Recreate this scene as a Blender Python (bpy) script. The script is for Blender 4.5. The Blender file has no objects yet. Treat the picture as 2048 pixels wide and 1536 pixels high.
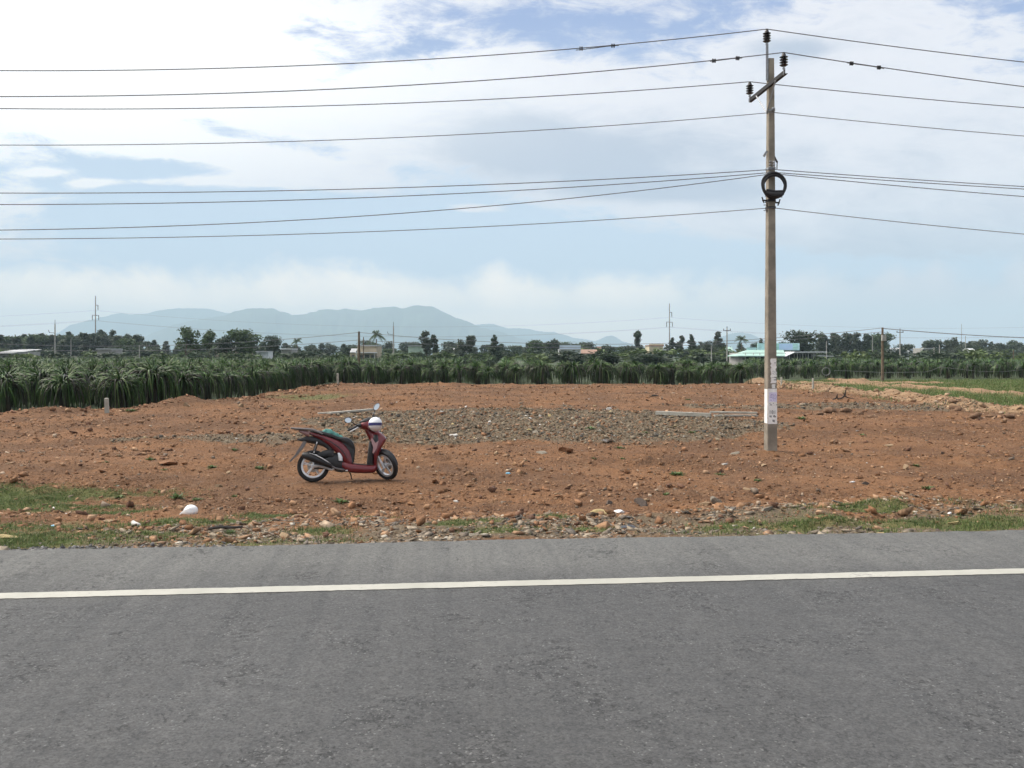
import bpy, math, random
import numpy as np
from mathutils import Vector, Matrix, Euler

sc = bpy.context.scene
COL = sc.collection
random.seed(7)
rng = np.random.default_rng(7)
F = 1716.0      # focal length in photo pixels
HY = 708.0      # photo row of the horizon
CZ = 2.45       # camera height above the field level

# ------------------------------------------------------------------ camera
cam = bpy.data.cameras.new("camera")
cam.sensor_width = 36.0
cam.lens = F / 2048 * 36.0
cam.shift_y = -(768 - HY) / 2048
cam.clip_start = 0.1
cam.clip_end = 40000
camo = bpy.data.objects.new("camera", cam)
camo.location = (0, 0, CZ)
camo.rotation_euler = (math.radians(90), 0, 0)
COL.objects.link(camo)
sc.camera = camo

# ------------------------------------------------------------------ light
SUN = Vector((-0.62, 0.16, 0.77)).normalized()
sun = bpy.data.lights.new("sun", 'SUN')
sun.energy = 1.6
sun.angle = math.radians(6)
sun.color = (1.0, 0.95, 0.87)
suno = bpy.data.objects.new("sun", sun)
suno.rotation_euler = SUN.to_track_quat('Z', 'Y').to_euler()
suno.location = SUN * 50
COL.objects.link(suno)

sc.view_settings.view_transform = 'Standard'
sc.view_settings.look = 'None'
sc.view_settings.exposure = 0.0
sc.view_settings.gamma = 1.0
sc.cycles.use_denoising = True
sc.cycles.denoising_input_passes = 'RGB_ALBEDO_NORMAL'
sc.cycles.denoising_prefilter = 'ACCURATE'
sc.cycles.max_bounces = 6
sc.cycles.diffuse_bounces = 3
sc.cycles.glossy_bounces = 3
sc.cycles.transparent_max_bounces = 8
sc.cycles.volume_bounces = 0


class S:
    """a node socket with arithmetic"""
    def __init__(s, nt, sock): s.nt, s.k = nt, sock
    def op(s, o, b=None, c=None, clamp=False):
        n = s.nt.nodes.new('ShaderNodeMath'); n.operation = o; n.use_clamp = clamp
        for i, v in enumerate((s, b, c)):
            if v is None: continue
            if isinstance(v, S): s.nt.links.new(v.k, n.inputs[i])
            else: n.inputs[i].default_value = v
        return S(s.nt, n.outputs[0])
    def __add__(s, b): return s.op('ADD', b)
    __radd__ = __add__
    def __mul__(s, b): return s.op('MULTIPLY', b)
    __rmul__ = __mul__
    def __sub__(s, b): return s.op('SUBTRACT', b)
    def __rsub__(s, b): return (s * -1.0) + b
    def __truediv__(s, b): return s.op('DIVIDE', b)
    def max(s, b): return s.op('MAXIMUM', b)
    def min(s, b): return s.op('MINIMUM', b)
    def step(s, lo, hi, a=0.0, b=1.0):
        n = s.nt.nodes.new('ShaderNodeMapRange'); n.interpolation_type = 'SMOOTHSTEP'
        s.nt.links.new(s.k, n.inputs[0])
        for i, v in ((1, lo), (2, hi), (3, a), (4, b)): n.inputs[i].default_value = v
        return S(s.nt, n.outputs[0])


class NT:
    def __init__(s, nt): s.nt = nt
    def new(s, t): return s.nt.nodes.new(t)
    def link(s, a, b): s.nt.links.new(a.k if isinstance(a, S) else a, b)
    def out(s, n, k=0): return S(s.nt, n.outputs[k])
    def sep(s, v):
        n = s.new('ShaderNodeSeparateXYZ'); s.link(v, n.inputs[0]); return [s.out(n, i) for i in range(3)]
    def comb(s, x, y, z):
        n = s.new('ShaderNodeCombineXYZ')
        for i, v in enumerate((x, y, z)):
            if isinstance(v, S): s.link(v, n.inputs[i])
            else: n.inputs[i].default_value = v
        return s.out(n)
    def noise(s, vec, scale, detail=4, rough=0.55, dist=0.0, color=False):
        n = s.new('ShaderNodeTexNoise')
        if vec is not None: s.link(vec, n.inputs['Vector'])
        n.inputs['Scale'].default_value = scale; n.inputs['Detail'].default_value = detail
        n.inputs['Roughness'].default_value = rough; n.inputs['Distortion'].default_value = dist
        return S(s.nt, n.outputs['Color' if color else 0])
    def vor(s, vec, scale, feature='F1', out='Distance'):
        n = s.new('ShaderNodeTexVoronoi'); n.feature = feature
        s.link(vec, n.inputs['Vector']); n.inputs['Scale'].default_value = scale
        return S(s.nt, n.outputs[out])
    def mix(s, f, a, b, mode='MIX'):
        n = s.new('ShaderNodeMix'); n.data_type = 'RGBA'; n.blend_type = mode
        for k, v in ((0, f), (6, a), (7, b)):
            if isinstance(v, S): s.link(v, n.inputs[k])
            elif isinstance(v, tuple): n.inputs[k].default_value = (*v, 1)
            else: n.inputs[k].default_value = v
        return S(s.nt, n.outputs[2])
    def vmap(s, vec, scale=(1, 1, 1), rot=(0, 0, 0)):
        n = s.new('ShaderNodeMapping'); s.link(vec, n.inputs[0])
        n.inputs['Scale'].default_value = scale; n.inputs['Rotation'].default_value = rot
        return s.out(n)
    def attr(s, name, k='Color'):
        n = s.new('ShaderNodeAttribute'); n.attribute_name = name; return S(s.nt, n.outputs[k])


# ------------------------------------------------------------------ world: clear sky and the day's cloud
world = bpy.data.worlds.new("World")
sc.world = world
world.use_nodes = True
w = NT(world.node_tree)
w.nt.nodes.clear()
skyn = w.new('ShaderNodeTexSky')
skyn.sky_type = 'NISHITA'
skyn.sun_disc = False
skyn.sun_elevation = math.asin(SUN.z)
skyn.sun_rotation = math.atan2(SUN.x, SUN.y)
skyn.altitude = 0
skyn.air_density = 1.0
skyn.dust_density = 1.2
skyn.ozone_density = 1.5
tc = w.new('ShaderNodeTexCoord')
D = w.out(tc, 0)
dx, dy, dz = w.sep(D)
yy = dy.max(0.08)
U = dx / yy                      # tangent of bearing, tangent of elevation (both fixed in the world)
V = dz / yy
dzc = dz.max(0.0)
Q = w.comb(dx / (dzc + 0.22), dy / (dzc + 0.22), 0.0)      # a flat cloud deck overhead
warp = w.noise(Q, 1.3, 3, 0.5, 0.0)
Qw = w.comb(dx / (dzc + 0.22) + warp * 0.5, dy / (dzc + 0.22) + warp * 0.3, 0.37)
n1 = w.noise(Qw, 3.1, 9, 0.62, 0.5)
n2 = w.noise(w.comb(U * 1.0, V * 2.6, 0.1), 5.0, 8, 0.62, 0.3)
n3 = w.noise(w.comb(U, V * 1.25, 0.7), 9.0, 8, 0.6, 0.2)


def blob(cx, cy, sx, sy, a, rot=0.0):
    u0, v0 = (cx - 1024) / F, (HY - cy) / F
    du, dv = U - u0, V - v0
    c, s_ = math.cos(rot), math.sin(rot)
    p = (du * c + dv * s_) * (F / sx)
    q = (dv * c - du * s_) * (F / sy)
    return ((p * p + q * q) * -0.5).op('EXPONENT') * a


BL = [(150, 90, 520, 170, 0.62), (900, 190, 260, 60, 0.25), (230, 268, 330, 26, 0.60, -0.20), (560, 318, 120, 14, 0.35, -0.2), (570, 345, 120, 30, 0.36),
      (370, 362, 120, 8, 0.55), (95, 345, 50, 7, 0.6), (180, 366, 30, 6, 0.6), (0, 440, 110, 44, 0.55),
      (900, 320, 300, 60, 0.16, -0.2), (1330, 290, 420, 110, 0.42), (1750, 300, 420, 170, 0.45), (945, 417, 42, 8, 0.95),
      (1620, 450, 300, 45, 0.30, -0.1), (1990, 480, 260, 130, 0.25), (1100, 130, 60, 30, 0.12), (1650, 60, 330, 60, 0.12),
      (1150, 80, 190, 60, -0.44), (1010, 40, 50, 25, -0.3), (640, 90, 60, 30, -0.05), (700, 140, 90, 25, -0.24, 0.4), (840, 105, 40, 14, -0.15), (430, 255, 180, 17, -0.46, -0.22), (100, 207, 60, 8, -0.42), (40, 268, 60, 12, -0.35),
      (260, 335, 200, 22, -0.42), (780, 355, 150, 26, -0.25), (500, 440, 560, 46, -0.62), (1000, 475, 500, 44, -0.55, -0.12),
      (1400, 525, 380, 30, -0.50), (1900, 540, 160, 40, -0.18), (700, 290, 140, 30, -0.22), (1250, 200, 120, 30, -0.08)]
bias = None
for b in BL:
    t = blob(*b)
    bias = t if bias is None else bias + t
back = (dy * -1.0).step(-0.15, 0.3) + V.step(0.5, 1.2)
bias = bias + back.min(1.0) * 0.34  # extra cloud behind and overhead, added to raise the sky light
n4 = w.noise(w.comb(U * 0.8 + (warp - 0.5) * 0.10, V * 2.4, 0.9), 16.0, 7, 0.66, 0.5)
cov = ((n1 - 0.5) * 1.05 + (n2 - 0.5) * 1.25 + (n4 - 0.5) * 0.95 + bias * 1.05 + 0.0).step(-0.14, 0.30)
# the low cumulus bank along the horizon
prof = None
for b in [(990, 560, 26, 26, 0.012), (830, 560, 60, 30, 0.006), (1790, 560, 26, 26, 0.016), (1868, 560, 24, 26, 0.018),
          (2040, 570, 24, 26, 0.016), (300, 560, 300, 60, 0.016), (1150, 560, 120, 40, 0.008)]:
    u0 = (b[0] - 1024) / F
    du = (U - u0) * (F / b[2])
    t = ((du * du) * -0.5).op('EXPONENT') * b[4]
    prof = t if prof is None else prof + t
topv = prof + 0.090 + (n3 - 0.5) * 0.08
low = (topv - V).step(-0.010, 0.022)
skyt = w.mix(V.step(0.20, 0.42), (6.7, 8.3, 10.3), (3.7, 5.1, 8.8))
skyc = w.mix(V.step(0.05, 0.6, 0.9, 0.7), S(w.nt, skyn.outputs[0]), skyt)
skyc = w.mix(1.0, skyc, (1.02, 1.0, 0.98), 'MULTIPLY')
grey = None
for b in [(1190, 315, 170, 45, 1.0), (1340, 378, 110, 18, 1.1), (1590, 98, 60, 16, 0.8), (985, 285, 110, 60, 0.6), (1040, 255, 60, 30, 0.5),
          (1950, 580, 420, 160, 0.75), (1500, 640, 700, 60, 0.3)]:
    t = blob(*b)
    grey = t if grey is None else grey + t
grey = (grey + ((n2 - 0.5) * 1.3 + (n4 - 0.5) * 0.9) * (V * 4.0).op('MINIMUM', 1.0).max(0.0) + (n1 - 0.5) * 0.5).step(-0.05, 0.95)
bright = (blob(100, 110, 460, 210, 0.5) + blob(900, 150, 300, 120, 0.12)).step(0.0, 0.5)
cl = w.mix(grey, (9.4, 9.4, 10.0), (5.5, 6.2, 7.5))
cl = w.mix(bright, cl, (13.5, 13.3, 13.0))
lowc0 = w.mix((topv - V).step(0.0, 0.06), (15.0, 13.2, 11.6), (21.0, 17.0, 13.6))
lowc = w.mix((blob(2000, 640, 420, 160, 1.0)).step(0.1, 0.9) * 0.75, lowc0, (6.5, 6.6, 8.0))
col = w.mix(cov, skyc, cl)
col = w.mix(low * 0.97, col, lowc)
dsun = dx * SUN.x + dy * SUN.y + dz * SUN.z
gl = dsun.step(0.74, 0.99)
col = w.mix(gl * cov, col, (75.0, 70.0, 63.0))          # cloud glowing round the veiled sun, out of view, boosted as fill light
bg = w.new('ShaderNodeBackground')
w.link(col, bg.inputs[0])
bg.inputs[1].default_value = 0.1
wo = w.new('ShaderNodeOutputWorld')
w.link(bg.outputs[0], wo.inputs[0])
world.cycles.sampling_method = 'MANUAL'
world.cycles.sample_map_resolution = 512

# ------------------------------------------------------------------ helpers
MATS = {}


def mat(name, col=(0.5, 0.5, 0.5), rough=0.75, var=0.18, scale=6.0, metal=0.0, bump=0.0, bscale=40.0, coat=0.0, spec=0.5,
        attr=None, island=0.0, trans=0.0):
    """a procedural surface: base colour broken up by noise, optional bump, optional per-vertex kind colour"""
    if name in MATS: return MATS[name]
    m = bpy.data.materials.new(name); m.use_nodes = True
    n = NT(m.node_tree); p = n.nt.nodes['Principled BSDF']
    t = n.new('ShaderNodeTexCoord'); oc = n.out(t, 3)
    a = n.noise(oc, scale, 5, 0.6)
    f = a.step(0.3, 0.7, 1 - var, 1 + var)
    if island:
        g = n.new('ShaderNodeNewGeometry')
        f = f * S(n.nt, g.outputs['Random Per Island']).op('MULTIPLY_ADD', 2 * island, 1 - island)
    base = n.attr(attr) if attr else col
    fc = n.comb(f, f, f)
    c = n.mix(1.0, base, fc, 'MULTIPLY')
    n.link(c, p.inputs['Base Color'])
    p.inputs['Roughness'].default_value = rough
    p.inputs['Metallic'].default_value = metal
    p.inputs['Specular IOR Level'].default_value = spec
    p.inputs['Coat Weight'].default_value = coat
    p.inputs['Coat Roughness'].default_value = 0.08
    if bump:
        b = n.new('ShaderNodeBump'); b.inputs['Strength'].default_value = bump; b.inputs['Distance'].default_value = 0.01
        n.link(n.noise(oc, bscale, 4, 0.6), b.inputs['Height']); n.link(b.outputs[0], p.inputs['Normal'])
    if trans:
        tr = n.new('ShaderNodeBsdfTranslucent'); n.link(c, tr.inputs[0])
        mx = n.new('ShaderNodeMixShader'); mx.inputs[0].default_value = trans
        n.link(p.outputs[0], mx.inputs[1]); n.link(tr.outputs[0], mx.inputs[2])
        n.link(mx.outputs[0], n.nt.nodes['Material Output'].inputs[0])
    MATS[name] = m
    return m


def link(o, parent=None, label=None, cat=None, group=None, kind=None):
    if o.name not in COL.objects: COL.objects.link(o)
    if parent is not None: o.parent = parent
    for k, v in (('label', label), ('category', cat), ('group', group), ('kind', kind)):
        if v: o[k] = v
    return o


def thing(name, label, cat, loc=(0, 0, 0), rot=(0, 0, 0), group=None, scale=None):
    o = bpy.data.objects.new(name, None)
    o.empty_display_size = 0.2
    o.location = loc; o.rotation_euler = rot
    if scale: o.scale = scale
    return link(o, None, label, cat, group)


def npmesh(name, V, faces, mats, smooth=False, attrs=None, mi=None):
    """mesh from numpy arrays; faces is one (n,k) array or a list of such arrays"""
    if not isinstance(faces, list): faces = [faces]
    me = bpy.data.meshes.new(name)
    me.vertices.add(len(V)); me.vertices.foreach_set('co', np.ascontiguousarray(V, np.float32).ravel())
    li = np.concatenate([f.ravel() for f in faces]).astype(np.int32)
    cnt = np.concatenate([np.full(len(f), f.shape[1], np.int32) for f in faces])
    st = np.concatenate([[0], np.cumsum(cnt)[:-1]]).astype(np.int32)
    me.loops.add(len(li)); me.loops.foreach_set('vertex_index', li)
    me.polygons.add(len(cnt)); me.polygons.foreach_set('loop_start', st)
    me.polygons.foreach_set('loop_total', cnt)
    if mi is not None: me.polygons.foreach_set('material_index', np.asarray(mi, np.int32))
    if smooth: me.polygons.foreach_set('use_smooth', np.ones(len(cnt), bool))
    for k, arr in (attrs or {}).items():
        a = me.attributes.new(k, 'FLOAT_COLOR', 'POINT')
        c = np.ones((len(V), 4), np.float32); c[:, :3] = arr
        a.data.foreach_set('color', c.ravel())
    me.update(calc_edges=True)
    for m in (mats if isinstance(mats, (list, tuple)) else [mats]): me.materials.append(m)
    return me


def obj(name, me, parent=None, **k):
    return link(bpy.data.objects.new(name, me), parent, **k)


class MB:
    """collects shapes, builds ONE mesh object"""
    def __init__(s): s.v, s.f, s.mi, s.cur = [], [], [], 0
    def add(s, vs, fs):
        o = len(s.v); s.v += [tuple(p) for p in vs]
        for q in fs: s.f.append([i + o for i in q]); s.mi.append(s.cur)
        return s
    def box(s, c, d, M=None):
        x, y, z = c; a, b, h = d[0] / 2, d[1] / 2, d[2] / 2
        vs = [Vector((x + i * a, y + j * b, z + k * h)) for i in (-1, 1) for j in (-1, 1) for k in (-1, 1)]
        if M is not None: vs = [M @ p for p in vs]
        return s.add(vs, [(0, 1, 3, 2), (4, 6, 7, 5), (0, 4, 5, 1), (2, 3, 7, 6), (0, 2, 6, 4), (1, 5, 7, 3)])
    def rings(s, R, caps=True, closed=False):
        n = len(R[0]); fs = []
        m = len(R)
        for i in range(m if closed else m - 1):
            for j in range(n):
                k = (j + 1) % n; i2 = (i + 1) % m
                fs.append((i * n + j, i * n + k, i2 * n + k, i2 * n + j))
        if caps and not closed:
            fs.append(tuple(range(n))[::-1]); fs.append(tuple((m - 1) * n + j for j in range(n)))
        return s.add([p for r in R for p in r], fs)
    def tube(s, pts, r, n=8, closed=False, caps=True, flat=1.0):
        pts = [Vector(p) for p in pts]; m = len(pts); R = []
        up = None
        for i, p in enumerate(pts):
            a = pts[(i - 1) % m] if (closed or i > 0) else p
            b = pts[(i + 1) % m] if (closed or i < m - 1) else p
            t = (b - a).normalized()
            if up is None:
                up = Vector((0, 0, 1)) if abs(t.z) < 0.9 else Vector((0, 1, 0))
            x = t.cross(up).normalized(); y = x.cross(t).normalized(); up = y
            rr = r[i] if isinstance(r, (list, tuple)) else r
            R.append([p + x * (rr * math.cos(2 * math.pi * j / n)) + y * (rr * flat * math.sin(2 * math.pi * j / n)) for j in range(n)])
        return s.rings(R, caps, closed)
    def lathe(s, prof, n=20, M=None, closed=False):
        """prof: (radius, axial) pairs spun round local z"""
        R = [[Vector((r * math.cos(2 * math.pi * j / n), r * math.sin(2 * math.pi * j / n), z)) for j in range(n)] for r, z in prof]
        if M is not None: R = [[M @ p for p in q] for q in R]
        return s.rings(R, not closed, closed)
    def prism(s, poly, y0, y1, M=None):
        """poly of (x,z) extruded along y"""
        n = len(poly)
        vs = [Vector((x, y0, z)) for x, z in poly] + [Vector((x, y1, z)) for x, z in poly]
        if M is not None: vs = [M @ p for p in vs]
        return s.add(vs, [tuple(range(n)), tuple(range(2 * n - 1, n - 1, -1))] + [(i + n, (i + 1) % n + n, (i + 1) % n, i) for i in range(n)])
    def sweep(s, secs, n=20, e=0.6, axis='x', sub=4, M=None):
        """secs: (t, lo, hi, halfwidth) superellipse sections, smoothly interpolated. axis x: lo/hi are z; axis z: lo/hi are x"""
        A = np.array(secs, float); k = len(A)
        P = np.vstack([2 * A[0] - A[1], A, 2 * A[-1] - A[-2]])
        out = []
        for i in range(1, k):
            p0, p1, p2, p3 = P[i - 1], P[i], P[i + 1], P[i + 2]
            for q in range(sub):
                t = q / sub
                out.append(0.5 * (2 * p1 + (p2 - p0) * t + (2 * p0 - 5 * p1 + 4 * p2 - p3) * t * t + (3 * p1 - p0 - 3 * p2 + p3) * t ** 3))
        out.append(P[k])
        R = []
        for t, lo, hi, hw in out:
            c, h = (lo + hi) / 2, abs(hi - lo) / 2; ring = []
            for j in range(n):
                a = 2 * math.pi * j / n
                ca, sa = math.cos(a), math.sin(a)
                y = hw * math.copysign(abs(ca) ** e, ca); q = c + h * math.copysign(abs(sa) ** e, sa)
                p = Vector((t, y, q)) if axis == 'x' else Vector((q, y, t))
                ring.append(M @ p if M is not None else p)
            R.append(ring)
        return s.rings(R)
    def xf(s, M): s.v = [tuple(M @ Vector(p)) for p in s.v]; return s
    def mesh(s, name, mats, smooth=False):
        me = bpy.data.meshes.new(name); me.from_pydata(s.v, [], s.f)
        for m in (mats if isinstance(mats, (list, tuple)) else [mats]): me.materials.append(m)
        if any(s.mi): me.polygons.foreach_set('material_index', s.mi)
        if smooth:
            me.polygons.foreach_set('use_smooth', [True] * len(s.f))
            try: me.set_sharp_from_angle(angle=math.radians(40))
            except Exception: pass
        me.validate(); me.update()
        return me
    def build(s, name, mats, parent=None, smooth=False, **k):
        return obj(name, s.mesh(name, mats, smooth), parent, **k)


def vnoise(x, y, seed=0):
    """smooth lattice noise, about -1..1"""
    xi, yi = np.floor(x).astype(np.int64), np.floor(y).astype(np.int64)
    fx, fy = x - xi, y - yi
    fx, fy = fx * fx * (3 - 2 * fx), fy * fy * (3 - 2 * fy)
    def h(i, j):
        n = (i * 374761393 + j * 668265263 + seed * 1442695041) & 0xFFFFFFFF
        n = ((n ^ (n >> 13)) * 1274126177) & 0xFFFFFFFF
        return ((n ^ (n >> 16)) & 0xFFFF) / 32767.5 - 1.0
    return (h(xi, yi) * (1 - fx) + h(xi + 1, yi) * fx) * (1 - fy) + (h(xi, yi + 1) * (1 - fx) + h(xi + 1, yi + 1) * fx) * fy


def sstep(a, b, x):
    t = np.clip((x - a) / (b - a), 0, 1); return t * t * (3 - 2 * t)


LOT = np.array([(-70, 4), (-70, 31.0), (-24, 31.6), (-19.4, 32.5), (-15.4, 35.5), (-13.8, 44), (-13.5, 62.5), (2, 63.5), (17.6, 63.2), (19, 70), (26, 77), (90, 90), (90, 4)], float)


def lot_dist(X, Y):
    """signed distance to the filled lot's outline, positive inside"""
    d = np.full(X.shape, 1e9); ins = np.zeros(X.shape, bool)
    for (x0, y0), (x1, y1) in zip(LOT, np.roll(LOT, -1, 0)):
        ex, ey = x1 - x0, y1 - y0
        t = np.clip(((X - x0) * ex + (Y - y0) * ey) / (ex * ex + ey * ey), 0, 1)
        d = np.minimum(d, np.hypot(X - x0 - t * ex, Y - y0 - t * ey))
        if y0 != y1:
            ins ^= ((y0 > Y) != (y1 > Y)) & (X < (x1 - x0) * (Y - y0) / (y1 - y0) + x0)
    return np.where(ins, d, -d)


RS = 0.0915            # the road runs this much away to the right


def road_s(X, Y): return (Y - 7.37 - RS * X) / math.hypot(1, RS)


def gravel_mask(X, Y):
    e = vnoise(X * 0.5, Y * 0.5, 5) * 1.6 + vnoise(X * 1.7, Y * 1.7, 6) * 0.7
    a = np.hypot((X - 0.2) / 7.4, (Y - 28.0) / 6.6)
    b = np.hypot((X + 6.2) / 3.6, (Y - 22.5) / 1.3)
    c = np.hypot((X - 14) / 8.5, (Y - 36.0) / 2.0)
    return np.maximum(np.maximum(sstep(1.12, 0.88, a + e * 0.10), sstep(1.2, 0.8, b + e * 0.25) * 0.7), sstep(1.3, 0.7, c + e * 0.3) * 0.8)


def rightx(Y): return 19.2 + 0.5 * np.sin(Y * 0.31) + 0.35 * np.sin(Y * 0.83 + 1)


def H(X, Y):
    """ground height on and around the lot"""
    X = np.asarray(X, float); Y = np.asarray(Y, float)
    s = road_s(X, Y)
    h = 0.20 + 0.60 * (1 - sstep(-0.2, 6.2, s))
    fine = vnoise(X * 1.3, Y * 1.3, 1) * 0.022 + vnoise(X * 3.1, Y * 3.1, 2) * 0.018 + vnoise(X * 7.3, Y * 7.3, 3) * 0.013 + vnoise(X * 16, Y * 16, 4) * 0.008
    big = vnoise(X * 0.22, Y * 0.35, 9) * 0.05 + vnoise(X * 0.6, Y * 0.6, 10) * 0.03
    rough = 0.75 + 0.6 * np.clip(vnoise(X * 0.35, Y * 0.5, 11), -0.6, 1)
    calm = np.exp(-(((X + 2.9) / 1.6) ** 2 + ((Y - 15.3) / 0.8) ** 2) ** 2)
    near = sstep(0.0, 1.2, s)
    h = h + (fine * 1.9 * rough * (0.35 + 0.65 * near) + big * near) * (1 - calm * 0.85)
    h = h + gravel_mask(X, Y) * (0.07 + 0.03 * vnoise(X * 2.3, Y * 2.3, 20))
    h = h + 0.07 * np.exp(-((s - 2.0) / 0.7) ** 2) * sstep(-3.5, -1.5, X) * (0.7 + 0.6 * vnoise(X * 0.9, Y * 0.9, 77))
    h = h + 0.07 * np.exp(-((X - 5.97) ** 2 + (Y - 19.75) ** 2) / 0.2)
    d = lot_dist(X, Y)
    left = (X < 17) & (Y > 25)
    berm = np.exp(-((d - 1.0) / 0.9) ** 2) * (0.06 + 0.12 * np.clip(vnoise(X * 0.45, Y * 0.45, 12) + 0.2, 0, 1.2))
    h = h + np.where(left, berm, 0)
    h = h + 0.30 * np.exp(-(((X + 13.6) / 2.0) ** 2 + ((Y - 36.4) / 1.3) ** 2)) + 0.12 * np.exp(-(((X + 17.5) / 1.3) ** 2 + ((Y - 33.2) / 0.9) ** 2))
    # tilled bank and sandy ridges to the right of the lot
    rx = rightx(Y); w_ = sstep(27, 33, Y)
    lump = 0.75 + 0.45 * vnoise(X * 0.9, Y * 0.9, 14) + 0.25 * vnoise(X * 2.4, Y * 2.4, 15)
    h = h + w_ * (0.34 * np.exp(-((X - rx - 0.4) / 1.0) ** 2) * lump * sstep(66, 56, Y) - 0.17 * sstep(rx + 1.0, rx + 3.0, X))
    h = h + w_ * 0.26 * np.exp(-((X - 28.6 - 1.2 * np.sin(Y * 0.17)) / 1.3) ** 2) * lump
    h = h + 0.22 * np.exp(-((Y - 69 - 0.05 * (X - 20)) / 1.2) ** 2) * lump * sstep(16, 20, X) * sstep(40, 32, X)
    e = sstep(-1.0, 0.5, d)
    return h * e - 0.35 * (1 - e)


def Hs(x, y): return float(H(np.array([x]), np.array([y]))[0])


def ground_at(px, py, it=12):
    """the ground point a photo pixel looks at"""
    z = 0.25
    for _ in range(it):
        Y = F * (CZ - z) / (py - HY); X = (px - 1024) / F * Y; z = 0.5 * z + 0.5 * Hs(X, Y)
    return Vector((X, Y, Hs(X, Y)))


def at(px, py, Y): return Vector(((px - 1024) / F * Y, Y, CZ + (HY - py) / F * Y))


def merge(parts):
    """parts: (V, F, C) numpy triples -> one"""
    V, Fs, C, o = [], [], [], 0
    for v, f, c in parts:
        V.append(v); Fs.append(f + o); C.append(c); o += len(v)
    return np.concatenate(V), np.concatenate(Fs), np.concatenate(C)

# ------------------------------------------------------------------ ground to the horizon, road, lot
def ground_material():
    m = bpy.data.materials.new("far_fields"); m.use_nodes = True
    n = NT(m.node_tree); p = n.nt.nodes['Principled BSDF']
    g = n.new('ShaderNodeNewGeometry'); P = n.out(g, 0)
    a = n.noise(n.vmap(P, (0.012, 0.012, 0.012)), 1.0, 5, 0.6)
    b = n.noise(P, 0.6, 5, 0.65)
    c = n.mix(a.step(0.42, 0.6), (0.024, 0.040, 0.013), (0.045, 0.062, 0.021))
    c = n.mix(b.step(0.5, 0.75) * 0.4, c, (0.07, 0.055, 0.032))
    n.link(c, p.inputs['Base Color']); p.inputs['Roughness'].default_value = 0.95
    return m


GR = 12900.0
rr = np.concatenate([[0, 40, 120, 300, 700], np.linspace(1500, GR, 12)])
th = np.linspace(0, 2 * math.pi, 73)[:-1]
V = [np.array([[0, 0, 0.0]])] + [np.stack([r * np.cos(th), r * np.sin(th), 0 * th], 1) for r in rr[1:]]
V = np.concatenate(V)
tri = np.array([[0, 1 + j, 1 + (j + 1) % 72] for j in range(72)])
quad = np.array([[1 + i * 72 + j, 1 + (i + 1) * 72 + j, 1 + (i + 1) * 72 + (j + 1) % 72, 1 + i * 72 + (j + 1) % 72] for i in range(len(rr) - 2) for j in range(72)])
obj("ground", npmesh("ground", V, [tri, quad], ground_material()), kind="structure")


def lot_material():
    m = bpy.data.materials.new("red_fill_soil"); m.use_nodes = True
    n = NT(m.node_tree); p = n.nt.nodes['Principled BSDF']
    g = n.new('ShaderNodeNewGeometry'); P = n.out(g, 0)
    a = n.noise(P, 0.35, 5, 0.6); b = n.noise(P, 2.2, 6, 0.65); f = n.noise(P, 14.0, 5, 0.7); k = n.noise(P, 60.0, 3, 0.6)
    c = n.mix(a.step(0.38, 0.64), (0.124, 0.066, 0.036), (0.212, 0.108, 0.053))
    c = n.mix(b.step(0.50, 0.72) * 0.6, c, (0.190, 0.116, 0.068))
    c = n.mix(n.noise(P, 5.0, 6, 0.72).step(0.50, 0.68) * 0.55, c, (0.080, 0.042, 0.025))
    c = n.mix(f.step(0.52, 0.72) * 0.7, c, (0.060, 0.032, 0.019))
    c = n.mix(f.step(0.46, 0.28) * 0.6, c, (0.27, 0.162, 0.092))
    c = n.mix(k.step(0.60, 0.75) * 0.6, c, (0.36, 0.23, 0.14))
    mk = n.attr('kindmask'); r_, g_, b_ = n.sep(mk)
    gv = n.mix(f.step(0.35, 0.65), (0.105, 0.080, 0.055), (0.18, 0.138, 0.092))
    c = n.mix((r_ + (b - 0.5) * 0.5).step(0.3, 0.7), c, gv)
    tan = n.mix(b.step(0.35, 0.7), (0.23, 0.145, 0.085), (0.33, 0.225, 0.135))
    c = n.mix((g_ + (b - 0.5) * 0.6).step(0.3, 0.7), c, tan)
    gs = n.mix(b.step(0.35, 0.65), (0.075, 0.10, 0.03), (0.15, 0.13, 0.06))
    c = n.mix((b_ + (b - 0.5) * 0.8 + (f - 0.5) * 0.5).step(0.35, 0.75), c, gs)
    n.link(c, p.inputs['Base Color']); p.inputs['Roughness'].default_value = 0.95
    p.inputs['Specular IOR Level'].default_value = 0.2
    bm = n.new('ShaderNodeBump'); bm.inputs['Strength'].default_value = 1.0; bm.inputs['Distance'].default_value = 0.06
    n.link(f * 0.6 + k * 0.25 + n.vor(P, 26.0) * 0.35, bm.inputs['Height']); n.link(bm.outputs[0], p.inputs['Normal'])
    return m


GBLOB = []
for _p in [(540, 1036, 60, 10), (655, 1064, 70, 13), (500, 1048, 40, 8), (745, 1040, 45, 8), (925, 1052, 75, 12), (985, 1064, 60, 8), (1110, 1044, 40, 8), (1175, 1062, 60, 9), (1260, 1042, 24, 8), (1385, 1036, 45, 8),
           (1470, 1052, 80, 10), (1590, 1054, 60, 9), (1740, 1022, 70, 10), (1830, 1050, 60, 9), (1960, 1052, 50, 8), (430, 1048, 70, 10), (330, 1050, 80, 14), (250, 1030, 60, 10), (60, 1000, 90, 20), (330, 1072, 60, 8)]:
    _g = ground_at(_p[0], _p[1]); GBLOB.append((_g.x, _g.y, _p[2] / F * _g.y, _p[3] * _g.y * _g.y / (F * 1.75)))


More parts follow.
